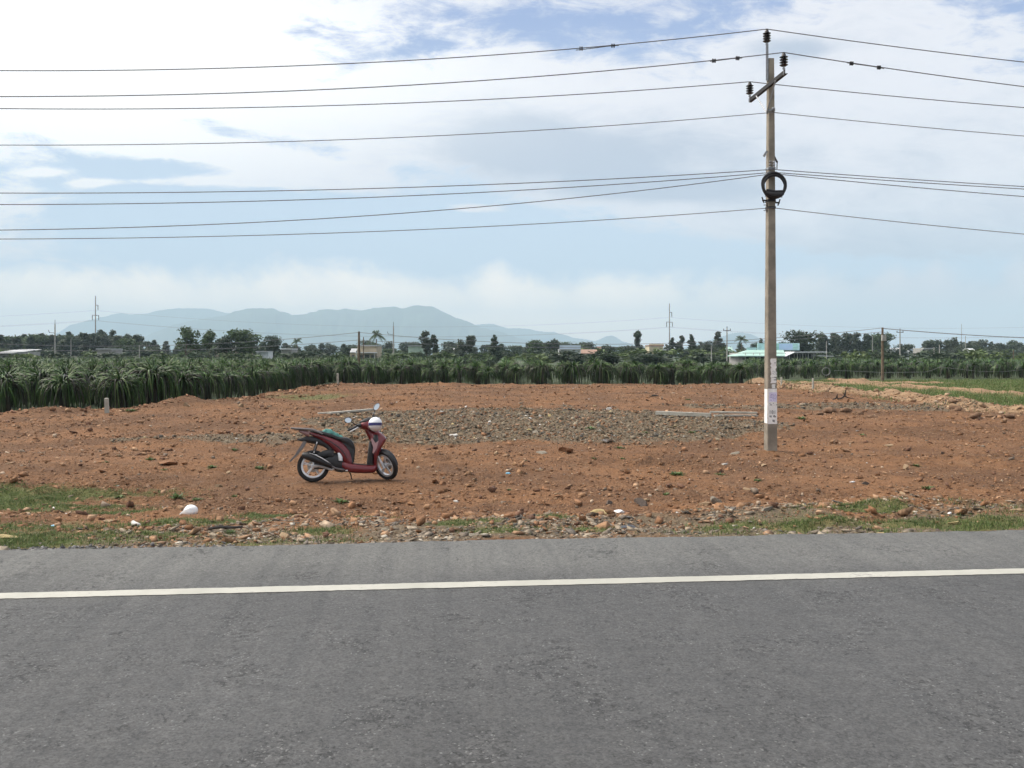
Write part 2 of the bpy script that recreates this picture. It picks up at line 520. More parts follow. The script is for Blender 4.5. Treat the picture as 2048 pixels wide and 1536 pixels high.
def grass_mask(X, Y):
    """where grass has taken hold"""
    s = road_s(X, Y)
    q = vnoise(X * 0.9, Y * 1.4, 31) * 0.5 + vnoise(X * 2.6, Y * 3.2, 32) * 0.35
    left = sstep(-2.8, -4.2, X + q * 1.6)
    verge = np.exp(-((s - 0.75) / 0.6) ** 2) * (0.40 + 0.70 * left + 0.9 * q) * (0.6 + 0.4 * sstep(-3.2, -2.4, X) + left * 0.4)
    verge = np.maximum(verge, np.exp(-((s - 2.0) / 1.0) ** 2) * left * (0.75 + 0.6 * q))
    strip = np.exp(-(((X + 8.3) / 2.6) ** 2 + ((Y - 13.8) / 0.75) ** 2)) * (1.2 + 0.6 * q)
    strip2 = np.exp(-(((X + 6.6) / 1.8) ** 2 + ((Y - 12.2) / 0.6) ** 2)) * (0.8 + 0.7 * q)
    vr = np.exp(-((s - 0.5) / 0.35) ** 2) * sstep(-2.9, -2.2, X) * (0.34 + 1.2 * q) + np.exp(-((s - 1.6) / 0.4) ** 2) * sstep(2.4, 3.4, X) * (0.22 + 1.1 * q)
    vr = vr * 0.8
    for gx_, gy_, ax_, ay_ in GBLOB:
        vr = np.maximum(vr, np.exp(-((X - gx_) / ax_) ** 2 - ((Y - gy_) / ay_) ** 2) * (1.5 + 0.9 * q))
    rx = rightx(Y)
    r = sstep(27, 34, Y) * sstep(rx + 1.0, rx + 2.2, X + q * 0.8) * (1 - 0.95 * np.exp(-((X - 28.6 - 1.2 * np.sin(Y * 0.17)) / 1.2) ** 2))
    r = r * (1 - 0.95 * np.exp(-((Y - 69 - 0.05 * (X - 20)) / 1.1) ** 2) * sstep(40, 32, X))
    r = np.maximum(r, sstep(30, 34, Y) * 0.55 * np.exp(-((X - rx + 1.1) / 0.7) ** 2) * sstep(0.0, 0.4, q))
    far = sstep(0.2, 0.45, vnoise(X * 0.5, Y * 0.25, 33)) * np.exp(-((X + 10) / 4.0) ** 2 - ((Y - 44) / 6.0) ** 2) * 0.7
    edge = sstep(1.4, 0.2, lot_dist(X, Y)) * (X < 17) * (Y > 20) * 0.35 * (0.6 + q)
    return np.clip(np.maximum.reduce([verge, strip, strip2, vr, r, far, edge]), 0, 1)


ys = [5.6]
while ys[-1] < 92: ys.append(ys[-1] + 0.018 + 0.0032 * max(ys[-1] - 6, 0))
ys = np.array(ys)
us = np.concatenate([np.linspace(-1.9, -0.75, 60), np.linspace(-0.75, 0.75, 760)[1:-1], np.linspace(0.75, 1.9, 60)])
UU, YY = np.meshgrid(us, ys)
XX = UU * (YY + 3.0)
ZZ = H(XX, YY)
nr, nc = XX.shape
V = np.stack([XX, YY, ZZ], -1).reshape(-1, 3)
idx = np.arange(nr * nc).reshape(nr, nc)
quad = np.stack([idx[:-1, :-1], idx[:-1, 1:], idx[1:, 1:], idx[1:, :-1]], -1).reshape(-1, 4)
Xf, Yf = V[:, 0], V[:, 1]
rx = rightx(Yf)
tanm = np.clip(sstep(27, 33, Yf) * (np.exp(-((Xf - rx - 0.3) / 1.3) ** 2) + np.exp(-((Xf - 28.6 - 1.2 * np.sin(Yf * 0.17)) / 1.5) ** 2)) + np.exp(-((Yf - 69 - 0.05 * (Xf - 20)) / 1.6) ** 2) * (Xf > 16), 0, 1)
sroad = road_s(Xf, Yf)
gm = np.maximum(gravel_mask(Xf, Yf), np.exp(-((sroad - 0.9) / 1.4) ** 2) * (0.75 + 0.5 * vnoise(Xf * 1.1, Yf * 2.0, 41)) * sstep(-4.6, -3.4, Xf))
obj("red_dirt_lot", npmesh("red_dirt_lot", V, quad, lot_material(), smooth=True, attrs={'kindmask': np.stack([gm, tanm, grass_mask(Xf, Yf)], 1)}), kind="structure")


def asphalt():
    m = bpy.data.materials.new("asphalt"); m.use_nodes = True
    n = NT(m.node_tree); p = n.nt.nodes['Principled BSDF']
    g = n.new('ShaderNodeNewGeometry'); P = n.out(g, 0)
    x, y, z = n.sep(P)
    s = y - x * RS
    big = n.noise(P, 0.7, 4, 0.55); mid = n.noise(n.vmap(P, (1, 2.2, 1)), 5.0, 5, 0.65)
    ag = n.vor(P, 120.0, out='Color'); agx, agy, agz = n.sep(ag)
    fine = n.noise(P, 170.0, 3, 0.7); pit = n.noise(P, 30.0, 5, 0.78)
    dust = (s + (big - 0.5) * 1.2).step(5.6, 6.9)
    c = n.mix(dust, (0.067, 0.0675, 0.069), (0.114, 0.1135, 0.109))
    c = n.mix((s + (big - 0.5) * 0.8).step(3.0, 5.4, 0.30, 0.0), c, (0.041, 0.0416, 0.043))
    c = n.mix(mid.step(0.35, 0.7) * 0.10, c, (0.17, 0.168, 0.162))
    ag2 = n.vor(P, 62.0, out='Color'); ax2, ay2, az2 = n.sep(ag2)
    f = (agx * 0.45 + ax2 * 0.40 + n.noise(P, 95.0, 4, 0.75) * 1.0 + 0.10) * (big * 0.3 + 0.85)
    c = n.mix(1.0, c, n.comb(f, f, f), 'MULTIPLY')
    clus = n.noise(P, 2.2, 4, 0.6)
    pm = (pit + (clus - 0.5) * 0.40).step(0.595, 0.65)
    c = n.mix(pm * 0.72, c, (0.028, 0.028, 0.029))
    lt = (agy + (clus - 0.5) * 0.2).step(0.975, 1.0)
    c = n.mix(lt * 0.30, c, (0.34, 0.34, 0.335))
    n.link(c, p.inputs['Base Color']); p.inputs['Roughness'].default_value = 0.85
    p.inputs['Specular IOR Level'].default_value = 0.3
    bm = n.new('ShaderNodeBump'); bm.inputs['Strength'].default_value = 0.6; bm.inputs['Distance'].default_value = 0.006
    n.link(fine * 0.5 + agx * 0.4 - pm * 1.5, bm.inputs['Height']); n.link(bm.outputs[0], p.inputs['Normal'])
    return m


RZ = 0.85
# carriageway: a slab whose far edge is slightly ragged
RD = Vector((1, RS, 0)).normalized(); RN = Vector((-RS, 1, 0)).normalized()
ts = np.concatenate([np.linspace(-260, -16, 30), np.linspace(-16, 16, 900)[1:-1], np.linspace(16, 260, 30)])
jag = vnoise(ts * 1.6, ts * 0, 51) * 0.030 + vnoise(ts * 6.0, ts * 0, 52) * 0.020 + vnoise(ts * 19.0, ts * 0, 53) * 0.012
o0 = Vector((0, 7.37, 0))
E = np.stack([o0.x + ts * RD.x + RN.x * jag, o0.y + ts * RD.y + RN.y * jag, 0 * ts + RZ], 1)
lo = E + np.array([RN.x, RN.y, 0]) * 0.05; lo[:, 2] = 0.62
B = E - np.array([RN.x, RN.y, 0]) * 13.0; B2 = B.copy(); B2[:, 2] = 0.5
V = np.concatenate([lo, E, B, B2]); k = len(ts); a = np.arange(k - 1)
quad = np.concatenate([np.stack([a + i * k, a + 1 + i * k, a + 1 + (i + 1) * k, a + (i + 1) * k], 1)[:, ::-1] for i in range(3)])
obj("road", npmesh("road", V, quad, asphalt()), kind="structure")
# embankment the near side of the road stands on
mb = MB(); mb.box((0, 0.5, 0.25), (520, 12.2, 0.48), Matrix.Rotation(math.atan(RS), 4, 'Z'))
mb.build("road_embankment", mat("embankment_soil", (0.2, 0.12, 0.07)), kind="structure")


def paint():
    m = bpy.data.materials.new("worn_white_paint"); m.use_nodes = True
    n = NT(m.node_tree); p = n.nt.nodes['Principled BSDF']
    g = n.new('ShaderNodeNewGeometry'); P = n.out(g, 0)
    a = n.noise(P, 3.0, 5, 0.6); b = n.noise(n.vmap(P, (0.8, 1.7, 1)), 30.0, 5, 0.75)
    c = n.mix(a.step(0.3, 0.7), (0.335, 0.33, 0.29), (0.40, 0.392, 0.35))
    c = n.mix((b + (a - 0.5) * 0.6).step(0.60, 0.72) * 0.75, c, (0.16, 0.155, 0.145))
    n.link(c, p.inputs['Base Color']); p.inputs['Roughness'].default_value = 0.7
    bm = n.new('ShaderNodeBump'); bm.inputs['Strength'].default_value = 0.4; bm.inputs['Distance'].default_value = 0.004
    n.link(n.noise(P, 150.0, 3, 0.7), bm.inputs['Height']); n.link(bm.outputs[0], p.inputs['Normal'])
    return m


j1 = vnoise(ts * 9, ts * 0, 55) * 0.004 + vnoise(ts * 31, ts * 0, 56) * 0.004; j2 = vnoise(ts * 9, ts * 0, 57) * 0.004 + vnoise(ts * 31, ts * 0, 58) * 0.004
c0 = np.array([0, 5.972, 0.0])
A1 = c0 + ts[:, None] * np.array([RD.x, RD.y, 0]) + (0.070 + j1)[:, None] * np.array([RN.x, RN.y, 0])
A2 = c0 + ts[:, None] * np.array([RD.x, RD.y, 0]) - (0.070 + j2)[:, None] * np.array([RN.x, RN.y, 0])
A1[:, 2] = A2[:, 2] = RZ + 0.004
quad = np.stack([a, a + 1, a + 1 + k, a + k], 1)[:, ::-1]
obj("road_edge_line", npmesh("road_edge_line", np.concatenate([A1, A2]), quad, paint()), kind="structure")

# ------------------------------------------------------------------ mountains: real relief 8-12 km away
MTN = mat("hill_forest", (0.045, 0.065, 0.035), 0.95, 0.35, 0.004)


def range_hill(name, prof, R, depth, seed):
    px = np.array([p[0] for p in prof], float); hy = np.array([HY - p[1] for p in prof], float)
    az = np.linspace(px[0], px[-1], 260)
    crest = np.interp(az, px, hy) / F * R + CZ
    crest = crest + (vnoise(az / 9.0, az * 0, seed) * 0.010 + vnoise(az / 3.7, az * 0, seed + 1) * 0.005) * crest.max()
    rs = np.linspace(-depth, depth, 41)
    g = []
    for q in rs:
        s = np.clip(1 - abs(q) / depth, 0, 1)
        rid = vnoise(az / 17.0 + 3, az * 0 + q / 500.0, seed + 2) * 0.5 + vnoise(az / 7.0, az * 0 + q / 220.0, seed + 3) * 0.25
        hgt = crest * (s ** 1.2) * (1 + 0.35 * rid * (1 - s) * 2.2) - 3
        u = (az - 1024) / F
        r = R + q
        g.append(np.stack([u * r, 0 * u + r, hgt], 1))
    g = np.array(g); nr, nc = g.shape[:2]
    idx = np.arange(nr * nc).reshape(nr, nc)
    quad = np.stack([idx[:-1, :-1], idx[:-1, 1:], idx[1:, 1:], idx[1:, :-1]], -1).reshape(-1, 4)
    obj(name, npmesh(name, g.reshape(-1, 3), quad, MTN, smooth=True), kind="structure")


range_hill("mountains", [(230, 705), (290, 672), (350, 648), (410, 636), (450, 630), (470, 622), (495, 617), (520, 616), (545, 616), (562, 622), (585, 629), (605, 629), (625, 624), (648, 617), (668, 619), (690, 617), (705, 619), (722, 621), (745, 616), (765, 615), (788, 613), (805, 617), (825, 611), (842, 610), (866, 613), (885, 622), (915, 636), (938, 643), (960, 653), (985, 660), (1010, 666), (1040, 676), (1080, 686), (1130, 705)], 8800, 1500, 61)
range_hill("hills", [(60, 705), (110, 668), (140, 650), (175, 640), (210, 632), (240, 626), (262, 628), (290, 627), (330, 618), (360, 616), (410, 617), (440, 622), (480, 632), (540, 650), (700, 660), (930, 650), (985, 646), (1010, 655), (1060, 658), (1085, 663), (1110, 664), (1150, 676), (1190, 682), (1210, 673), (1225, 671), (1245, 682), (1270, 690), (1310, 700)], 11500, 1300, 71)
range_hill("hills", [(1330, 704), (1390, 688), (1430, 677), (1460, 667), (1482, 665), (1500, 667), (1520, 676), (1560, 690), (1640, 704)], 10800, 1000, 81)
range_hill("hills", [(1080, 704), (1110, 690), (1130, 684), (1150, 682), (1180, 692), (1230, 704)], 7600, 700, 91)

# ------------------------------------------------------------------ dragon fruit plantation
def stem_set(n, segs, rnd, sides=3, up=0.30):
    """arching cactus stems growing out of the top of a post; returns V, F, C"""
    P = []
    t = np.linspace(0, 1, segs + 1)
    for i in range(max(4, n // 14)):     # old trunks bound to the post
        a = rnd.uniform(0, 6.28); r = rnd.uniform(.06, .30); h = rnd.uniform(1.1, 1.4); w_ = rnd.uniform(.03, .05)
        x = r * math.cos(a) * (1 - .5 * t); y = r * math.sin(a) * (1 - .5 * t); k = rnd.uniform(0, 3.1)
        o = np.array([math.cos(k), math.sin(k), 0]) * w_
        c = np.stack([x, y, h * t - .02], 1); m = segs + 1; q = np.arange(segs)
        V = np.concatenate([c + o, c - o]); P.append((V, np.stack([q, q + m, q + 1 + m, q + 1], 1), np.tile(np.array([.055, .048, .034]) * rnd.uniform(.6, 1.2), (2 * m, 1))))
    for i in range(n):
        az = rnd.uniform(0, 2 * math.pi)
        upright = rnd.random() < up
        old = (not upright) and rnd.random() < 0.36
        z0 = rnd.uniform(1.05, 1.35); r0 = rnd.uniform(0.02, 0.15)
        if upright:
            L = rnd.uniform(0.35, 0.85); lean = rnd.uniform(0.15, 0.9)
            r = r0 + L * lean * t + 0.25 * lean * t ** 3
            z = z0 + L * (1.0 - 0.35 * lean) * t - 0.5 * lean * L * t ** 3
        else:
            R = rnd.uniform(0.40, 0.95); rise = rnd.uniform(0.15, 0.45); drop = rnd.choice((rnd.uniform(0.3, 0.75), rnd.uniform(0.8, 1.45)))
            r = r0 + R * (1 - (1 - t) ** 1.9)
            z = z0 + rise * np.sin(np.minimum(t * 2.2, math.pi)) - drop * t ** 2.3
            z = np.maximum(z, 0.06 + 0.04 * rnd.random())
        tw = rnd.uniform(-0.35, 0.35) * t
        x = r * np.cos(az + tw); y = r * np.sin(az + tw)
        c = np.stack([x, y, z], 1)
        tan = np.gradient(c, axis=0); tan /= np.linalg.norm(tan, axis=1)[:, None] + 1e-9
        side = np.stack([-np.sin(az + tw), np.cos(az + tw), 0 * t], 1)
        nor = np.cross(tan, side)
        wd = rnd.uniform(0.024, 0.040) * (1 - 0.75 * t ** 3)
        if sides == 3:
            V = np.concatenate([c + side * wd[:, None], c - side * wd[:, None], c + nor * wd[:, None] * 1.1])
            m = segs + 1; a = np.arange(segs)
            Fq = np.concatenate([np.stack([a + i0 * m, a + i1 * m, a + 1 + i1 * m, a + 1 + i0 * m], 1) for i0, i1 in ((0, 1), (1, 2), (2, 0))])
        else:
            V = np.concatenate([c + side * wd[:, None] * 1.2, c - side * wd[:, None] * 1.2 + nor * wd[:, None] * 0.5])
            m = segs + 1; a = np.arange(segs)
            Fq = np.stack([a, a + m, a + 1 + m, a + 1], 1)
        if old:
            col = np.array([0.050, 0.049, 0.036]) * rnd.uniform(0.5, 1.25)
        elif rnd.random() < (0.16 if not upright else 0.32):
            col = np.array([0.095, 0.135, 0.048]) * rnd.uniform(0.9, 1.25)
        else:
            col = np.array([0.030, 0.068, 0.012]) * rnd.uniform(0.35, 1.7) * (1.2 if upright else 0.8)
        P.append((V, Fq, np.tile(col, (len(V), 1))))
    return merge(P)


CACT = mat("cactus_stem", rough=0.42, var=0.25, scale=5.0, attr='tint', spec=0.28)
rnd = random.Random(3)
PM = []
for i in range(6):
    up = 0.16 if i < 3 else 0.42
    v, f, c = stem_set(230 if i < 3 else 250, 7, rnd, 3, up)
    PM.append(npmesh("dragon_fruit_plant", v, f, CACT, attrs={'tint': c}))
MIDV = [stem_set(80, 4, rnd, 2, 0.35) for _ in range(5)]
FARV = [stem_set(34, 3, rnd, 2, 0.45) for _ in range(5)]


def field_points():
    P = []
    lane = 2.55; step = 2.15
    for i in range(-75, 75):
        for j in range(0, 110):
            x = i * lane + rnd.uniform(-0.18, 0.18) - 0.02 * j; y = 31 + j * step + rnd.uniform(-0.2, 0.2)
            P.append((x, y))
    return np.array(P)


fp = field_points()
X_, Y_ = fp[:, 0], fp[:, 1]
dl = lot_dist(X_, Y_)
px_ = 1024 + F * X_ / Y_
vis = (np.abs(px_ - 1024) < 1300) & (Y_ < 235)
leftf = (X_ < -12) & (dl < -0.95)
backf = (X_ >= -12) & (X_ < 18.2) & (Y_ > 64.3) & (Y_ < 92)
lawn = (px_ > 1060) & (px_ < 1490) & (Y_ > 78)          # the low green plots behind the back row
rightf = (X_ > 18.2) & (Y_ > 83 + 0.0 * X_) & (dl < 0.0 + 1e9)
rightf &= ~((X_ < 24) & (Y_ < 86))
centre = (X_ >= -12) & (X_ < 18.2) & (Y_ >= 92)
keep = vis & (leftf | (backf & ~lawn) | (centre & ~lawn) | (rightf & ~lawn & (Y_ < 150)))
# thin out so rows at the lot's rim sit tight against it
fp = fp[keep]
# front rows follow the rim of the lot exactly
rim = []


def along(pts, step):
    out = []; acc = 0.0
    for (x0, y0), (x1, y1) in zip(pts[:-1], pts[1:]):
        L = math.hypot(x1 - x0, y1 - y0); s = acc
        while s < L:
            out.append((x0 + (x1 - x0) * s / L, y0 + (y1 - y0) * s / L)); s += step
        acc = s - L
    return out


left_rim = along([(-24.5, 33.0), (-19.6, 34.2), (-16.6, 36.6), (-15.0, 44.5), (-14.7, 63.6)], 2.2)
back_rim = along([(-12.6, 64.9), (2, 65.6), (17.4, 65.2)], 2.15)
right_rim = along([(23.0, 84.5), (60, 88.0)], 2.1)
allrim = np.array(left_rim + back_rim + right_rim)
d2 = np.min(np.hypot(fp[:, None, 0] - allrim[None, :, 0], fp[:, None, 1] - allrim[None, :, 1]), 1)
fp = fp[d2 > 1.5]
fp = fp[np.argsort(fp[:, 1])]
ORD = ["first", "second", "third", "fourth", "fifth", "sixth", "seventh", "eighth", "ninth", "tenth", "eleventh", "twelfth", "thirteenth", "fourteenth", "fifteenth", "sixteenth", "seventeenth", "eighteenth", "nineteenth", "twentieth"]


def plant(i, x, y, label, group, sc_=1.0, upright=False):
    k = rnd.randrange(3) + (3 if upright else 0)
    z = 0.0 if lot_dist(np.array([x]), np.array([y]))[0] < 0 else Hs(x, y)
    o = bpy.data.objects.new("dragon_fruit_plant", PM[k])
    o.location = (x, y, z - 0.02); o.rotation_euler = (rnd.uniform(-0.05, 0.05), rnd.uniform(-0.05, 0.05), rnd.uniform(0, 6.28))
    q = sc_ * rnd.uniform(0.84, 1.14); o.scale = (q * rnd.uniform(0.95, 1.1), q * rnd.uniform(0.95, 1.1), q * rnd.uniform(0.95, 1.06))
    link(o, None, label, "plant", group)


n_ind = 0
vis_i = 0
for i, (x, y) in enumerate(left_rim):
    if -0.66 * y > x: continue
    lab = (f"drooping dragon fruit plant, {ORD[vis_i]} from the left in the left rim row" if vis_i < 20
           else "dragon fruit plant at the far end of the left rim row of the lot")
    plant(i, x, y, lab, "dragon fruit plants along the left rim", 1.05); vis_i += 1; n_ind += 1
for i, (x, y) in enumerate(back_rim):
    lab = (f"bushy dragon fruit plant, {ORD[i]} from the left along the lot's back edge" if i < 20
           else f"bushy dragon fruit plant in the row along the lot's back edge, near its right end")
    plant(i, x, y, lab, "dragon fruit plants along the back edge", 0.98, i > 3); n_ind += 1
for i, (x, y) in enumerate(right_rim):
    if x / y > 0.63: continue
    lab = "dragon fruit plant in the front row of the right field beyond the grass"
    plant(i, x, y, lab, "front row of the right field", 0.95); n_ind += 1
budget = 296 - n_ind
for i, (x, y) in enumerate(fp[:budget]):
    s = x < -12
    plant(i, x, y, "dragon fruit plant inside the left field behind the rim row" if s else "dragon fruit plant behind the row at the lot's back edge",
          "dragon fruit plants inside the left field" if s else "dragon fruit plants behind the back row", 1.0, y > 58)


def mass(pts, variants):
    parts = []
    for x, y in pts:
        v, f, c = variants[rnd.randrange(len(variants))]
        a = rnd.uniform(0, 6.28); q = rnd.uniform(0.88, 1.12)
        R = np.array([[math.cos(a) * q, -math.sin(a) * q, 0], [math.sin(a) * q, math.cos(a) * q, 0], [0, 0, q]])
        parts.append((v @ R.T + np.array([x, y, 0]), f, c * rnd.uniform(0.8, 1.2)))
    return merge(parts)


rest = fp[budget:]
parts = []
mid = rest[rest[:, 1] < 100]; far = rest[rest[:, 1] >= 100]
v1, f1, c1 = mass(mid, MIDV); v2, f2, c2 = mass(far, FARV)
v, f, c = merge([(v1, f1, c1), (v2, f2, c2)])
obj("dragon_fruit_field", npmesh("dragon_fruit_field", v, f, CACT, attrs={'tint': c}), label="farther rows of the dragon fruit plantation merging into one green field", cat="plantation", kind="stuff")

# ------------------------------------------------------------------ trees
BARK = mat("tree_bark", (0.11, 0.085, 0.06), 0.9, 0.3, 3.0)
LEAF = {
    'dark': mat("leaf_dark", (0.040, 0.061, 0.030), 0.7, 0.25, 0.5, island=0.45, trans=0.2),
    'mid': mat("leaf_mid", (0.058, 0.092, 0.032), 0.7, 0.25, 0.5, island=0.45, trans=0.25),
    'grey': mat("leaf_grey", (0.062, 0.079, 0.050), 0.7, 0.25, 0.5, island=0.45, trans=0.2),
    'light': mat("leaf_light", (0.090, 0.130, 0.040), 0.7, 0.25, 0.5, island=0.4, trans=0.25),
}


def leaves(blobs, n, size, g, stretch=1.0, hang=0.0):
    """many leaf clumps spread through the volume of the given ellipsoids"""
    wts = np.array([b[1][0] * b[1][1] * b[1][2] for b in blobs]) ** 0.75; wts /= wts.sum()
    k = g.choice(len(blobs), n, p=wts)
    C = np.array([b[0] for b in blobs])[k]; R = np.array([b[1] for b in blobs])[k]
    d = g.normal(size=(n, 3)); d /= np.linalg.norm(d, axis=1)[:, None]
    r = np.where(g.random(n) < 0.78, g.uniform(0.3, 1.05, n) ** 0.6, g.uniform(0.9, 1.45, n))
    c = C + d * R * r[:, None]
    a = g.normal(size=(n, 3)); a[:, 2] = a[:, 2] * 0.6 - hang; a /= np.linalg.norm(a, axis=1)[:, None]
    b = np.cross(a, g.normal(size=(n, 3))); b /= np.linalg.norm(b, axis=1)[:, None]
    s = size * g.uniform(0.55, 1.35, n)[:, None]
    q = b * s * 0.55; p = a * s * stretch
    V = np.stack([c - p, c + q * 0.9 - p * 0.1, c + p, c - q], 1).reshape(-1, 3)
    return V, np.arange(n * 4).reshape(n, 4)


def limbs(mb, base, top, r, ends):
    b, t = Vector(base), Vector(top)
    m = [b.lerp(t, q) + Vector((rnd.uniform(-1, 1), rnd.uniform(-1, 1), 0)) * (0.25 * r * 3 * (0 < q < 1)) for q in (0, .35, .7, 1)]
    mb.tube(m, [r, r * .8, r * .6, r * .4], 6)
    for e in ends:
        k = rnd.choice(m[1:3] + [m[2]]); e = Vector(e)
        mb.tube([k, k.lerp(e, .5) + Vector((0, 0, .3)), e], [r * .42, r * .3, r * .12], 5)


def tree_meshes(kind, seed):
    """unit-ish tree of its natural size; returns (height, trunk mesh, crown mesh)"""
    g = np.random.default_rng(seed); rnd.seed(seed)
    mb = MB(); key = 'dark'
    if kind in ('broad', 'airy'):
        h = 9.0; bl = []
        for i in range(9 if kind == 'broad' else 14):
            a = g.uniform(0, 6.28); r = g.uniform(0.3, 3.3)
            z = g.uniform(4.4, 8.2) - 0.25 * r
            q = g.uniform(1.1, 1.9) if kind == 'broad' else g.uniform(0.6, 1.2)
            bl.append(((r * math.cos(a), r * math.sin(a), z), (q * 1.15, q * 1.15, q * 0.8)))
        bl.append(((0, 0, 7.7), (1.5, 1.5, 1.1)))
        if kind == 'broad': bl.append(((0, 0, 4.2), (2.6, 2.6, 2.0)))
        limbs(mb, (0, 0, -.2), (0, 0, 6.5), .24, [b[0] for b in bl])
        V, Fq = leaves(bl, 2600 if kind == 'broad' else 1700, 0.34 if kind == 'broad' else 0.30, g)
        key = 'mid' if kind == 'airy' else ('dark', 'mid', 'grey')[seed % 3]
    elif kind == 'casuarina':
        h = 10.0; bl = []
        for i in range(16):
            z = 2.2 + i * 0.5; r = 1.7 * (1 - (z / 11.0) ** 1.6) + 0.2
            a = g.uniform(0, 6.28); bl.append(((r * .6 * math.cos(a), r * .6 * math.sin(a), z), (r * .62, r * .62, 0.55)))
        limbs(mb, (0, 0, -.2), (0, 0, 9.6), .17, [b[0] for b in bl[::2]])
        V, Fq = leaves(bl, 1700, 0.36, g, 1.5, -0.3); key = ('grey', 'dark')[seed % 2]
    elif kind == 'eucalypt':
        h = 12.0; bl = []
        for i in range(22):
            z = g.uniform(4.0, 11.4); r = g.uniform(0.2, 1.7) * (1.15 - abs(z - 8.6) / 5.0); a = g.uniform(0, 6.28)
            q = g.uniform(0.6, 1.0); bl.append(((r * math.cos(a) + 0.12 * (z - 5), r * math.sin(a), z), (q, q, q * 1.05)))
        bl.append(((0.7, 0, 10.6), (.8, .8, .9)))
        limbs(mb, (0, 0, -.2), (0.8, 0, 10.8), .17, [b[0] for b in bl])
        V, Fq = leaves(bl, 1700, 0.32, g, 1.4, 0.5); key = ('grey', 'dark')[seed % 2]
    elif kind == 'palm':
        h = 8.5; top = Vector((0.5, 0, 6.3))
        mb.tube([(0, 0, -.2), (0.05, 0, 2), (.22, 0, 4.3), top], [.2, .15, .13, .14], 7)
        P = []; o = 0; VV = []; FF = []
        for i in range(20):
            az = i * 2.4 + g.uniform(-.2, .2); el = g.uniform(-0.35, 1.35); L = g.uniform(2.3, 3.0)
            d = Vector((math.cos(az), math.sin(az), 0)); side = Vector((-math.sin(az), math.cos(az), 0))
            prev = None
            for k in range(11):
                t = k / 10
                p = top + d * (L * t * math.cos(el) * (1 - .12 * t)) + Vector((0, 0, L * t * math.sin(el) - 1.5 * t * t))
                if k > 0:
                    ll = 0.85 * math.sin(math.pi * min(1, t * .88 + .1)) + .1
                    for sg in (-1, 1):
                        for w2 in (0, 1):
                            q0 = prev.lerp(p, w2 * .5); q1 = prev.lerp(p, w2 * .5 + .38)
                            tip = q1 + side * sg * ll * .55 + (p - prev).normalized() * ll * .35 + Vector((0, 0, -.55 * ll))
                            VV += [q0, q1, tip]; FF.append((len(VV) - 3, len(VV) - 2, len(VV) - 1))
                prev = p
        V = np.array([tuple(p) for p in VV]); Fq = np.array(FF); key = 'mid'
    elif kind == 'conifer':
        h = 8.0; bl = []
        for i in range(14):
            z = 1.0 + i * 0.5; r = 2.3 * (1 - z / 8.6) + 0.15; a = i * 2.4
            bl.append(((r * .5 * math.cos(a), r * .5 * math.sin(a), z), (r * .75, r * .75, .5)))
        bl.append(((0, 0, 7.6), (.25, .25, .6)))
        limbs(mb, (0, 0, -.2), (0, 0, 7.6), .16, [b[0] for b in bl[::3]])
        V, Fq = leaves(bl, 2000, 0.30, g, 1.3); key = 'dark'
    else:   # shrub
        h = 3.0; bl = []
        for i in range(7):
            a = g.uniform(0, 6.28); r = g.uniform(0.2, 1.5); q = g.uniform(.6, 1.05)
            bl.append(((r * math.cos(a), r * math.sin(a), g.uniform(.7, 2.1)), (q * 1.1, q * 1.1, q * .85)))
        limbs(mb, (0, 0, -.1), (0, 0, 1.6), .07, [b[0] for b in bl])
        V, Fq = leaves(bl, 800, 0.27, g); key = ('mid', 'dark', 'light')[seed % 3]
    # keep the stated height exact
    V[:, 2] *= h / np.percentile(V[:, 2], 99.7)
    crown = npmesh("crown", V, Fq, LEAF[key])
    return h, mb.mesh("trunk", BARK), crown


TM = {k: [tree_meshes(k, 100 + 7 * i + len(k)) for i in range(n)] for k, n in
      (('broad', 6), ('airy', 2), ('casuarina', 4), ('eucalypt', 4), ('palm', 2), ('conifer', 1), ('shrub', 6))}
TNAME = {'broad': ('broadleaf_tree', 'tree'), 'airy': ('broadleaf_tree', 'tree'), 'casuarina': ('casuarina_tree', 'tree'), 'eucalypt': ('eucalyptus_tree', 'tree'),
         'palm': ('coconut_palm', 'palm tree'), 'conifer': ('conifer_tree', 'tree'), 'shrub': ('shrub', 'shrub')}
rnd.seed(11)


def tree(kind, px, ytop, Y, label, group=None, wide=1.0, var=None):
    h, tm, cm = TM[kind][rnd.randrange(len(TM[kind])) if var is None else var]
    H_ = CZ + (HY - ytop) / F * Y
    q = H_ / h
    n, cat = TNAME[kind]
    o = thing(n, label, cat, ((px - 1024) / F * Y, Y, 0), (0, 0, rnd.uniform(0, 6.28)), group, (q * wide, q * wide, q))
    obj("trunk", tm, o); obj("crown", cm, o)
    return o


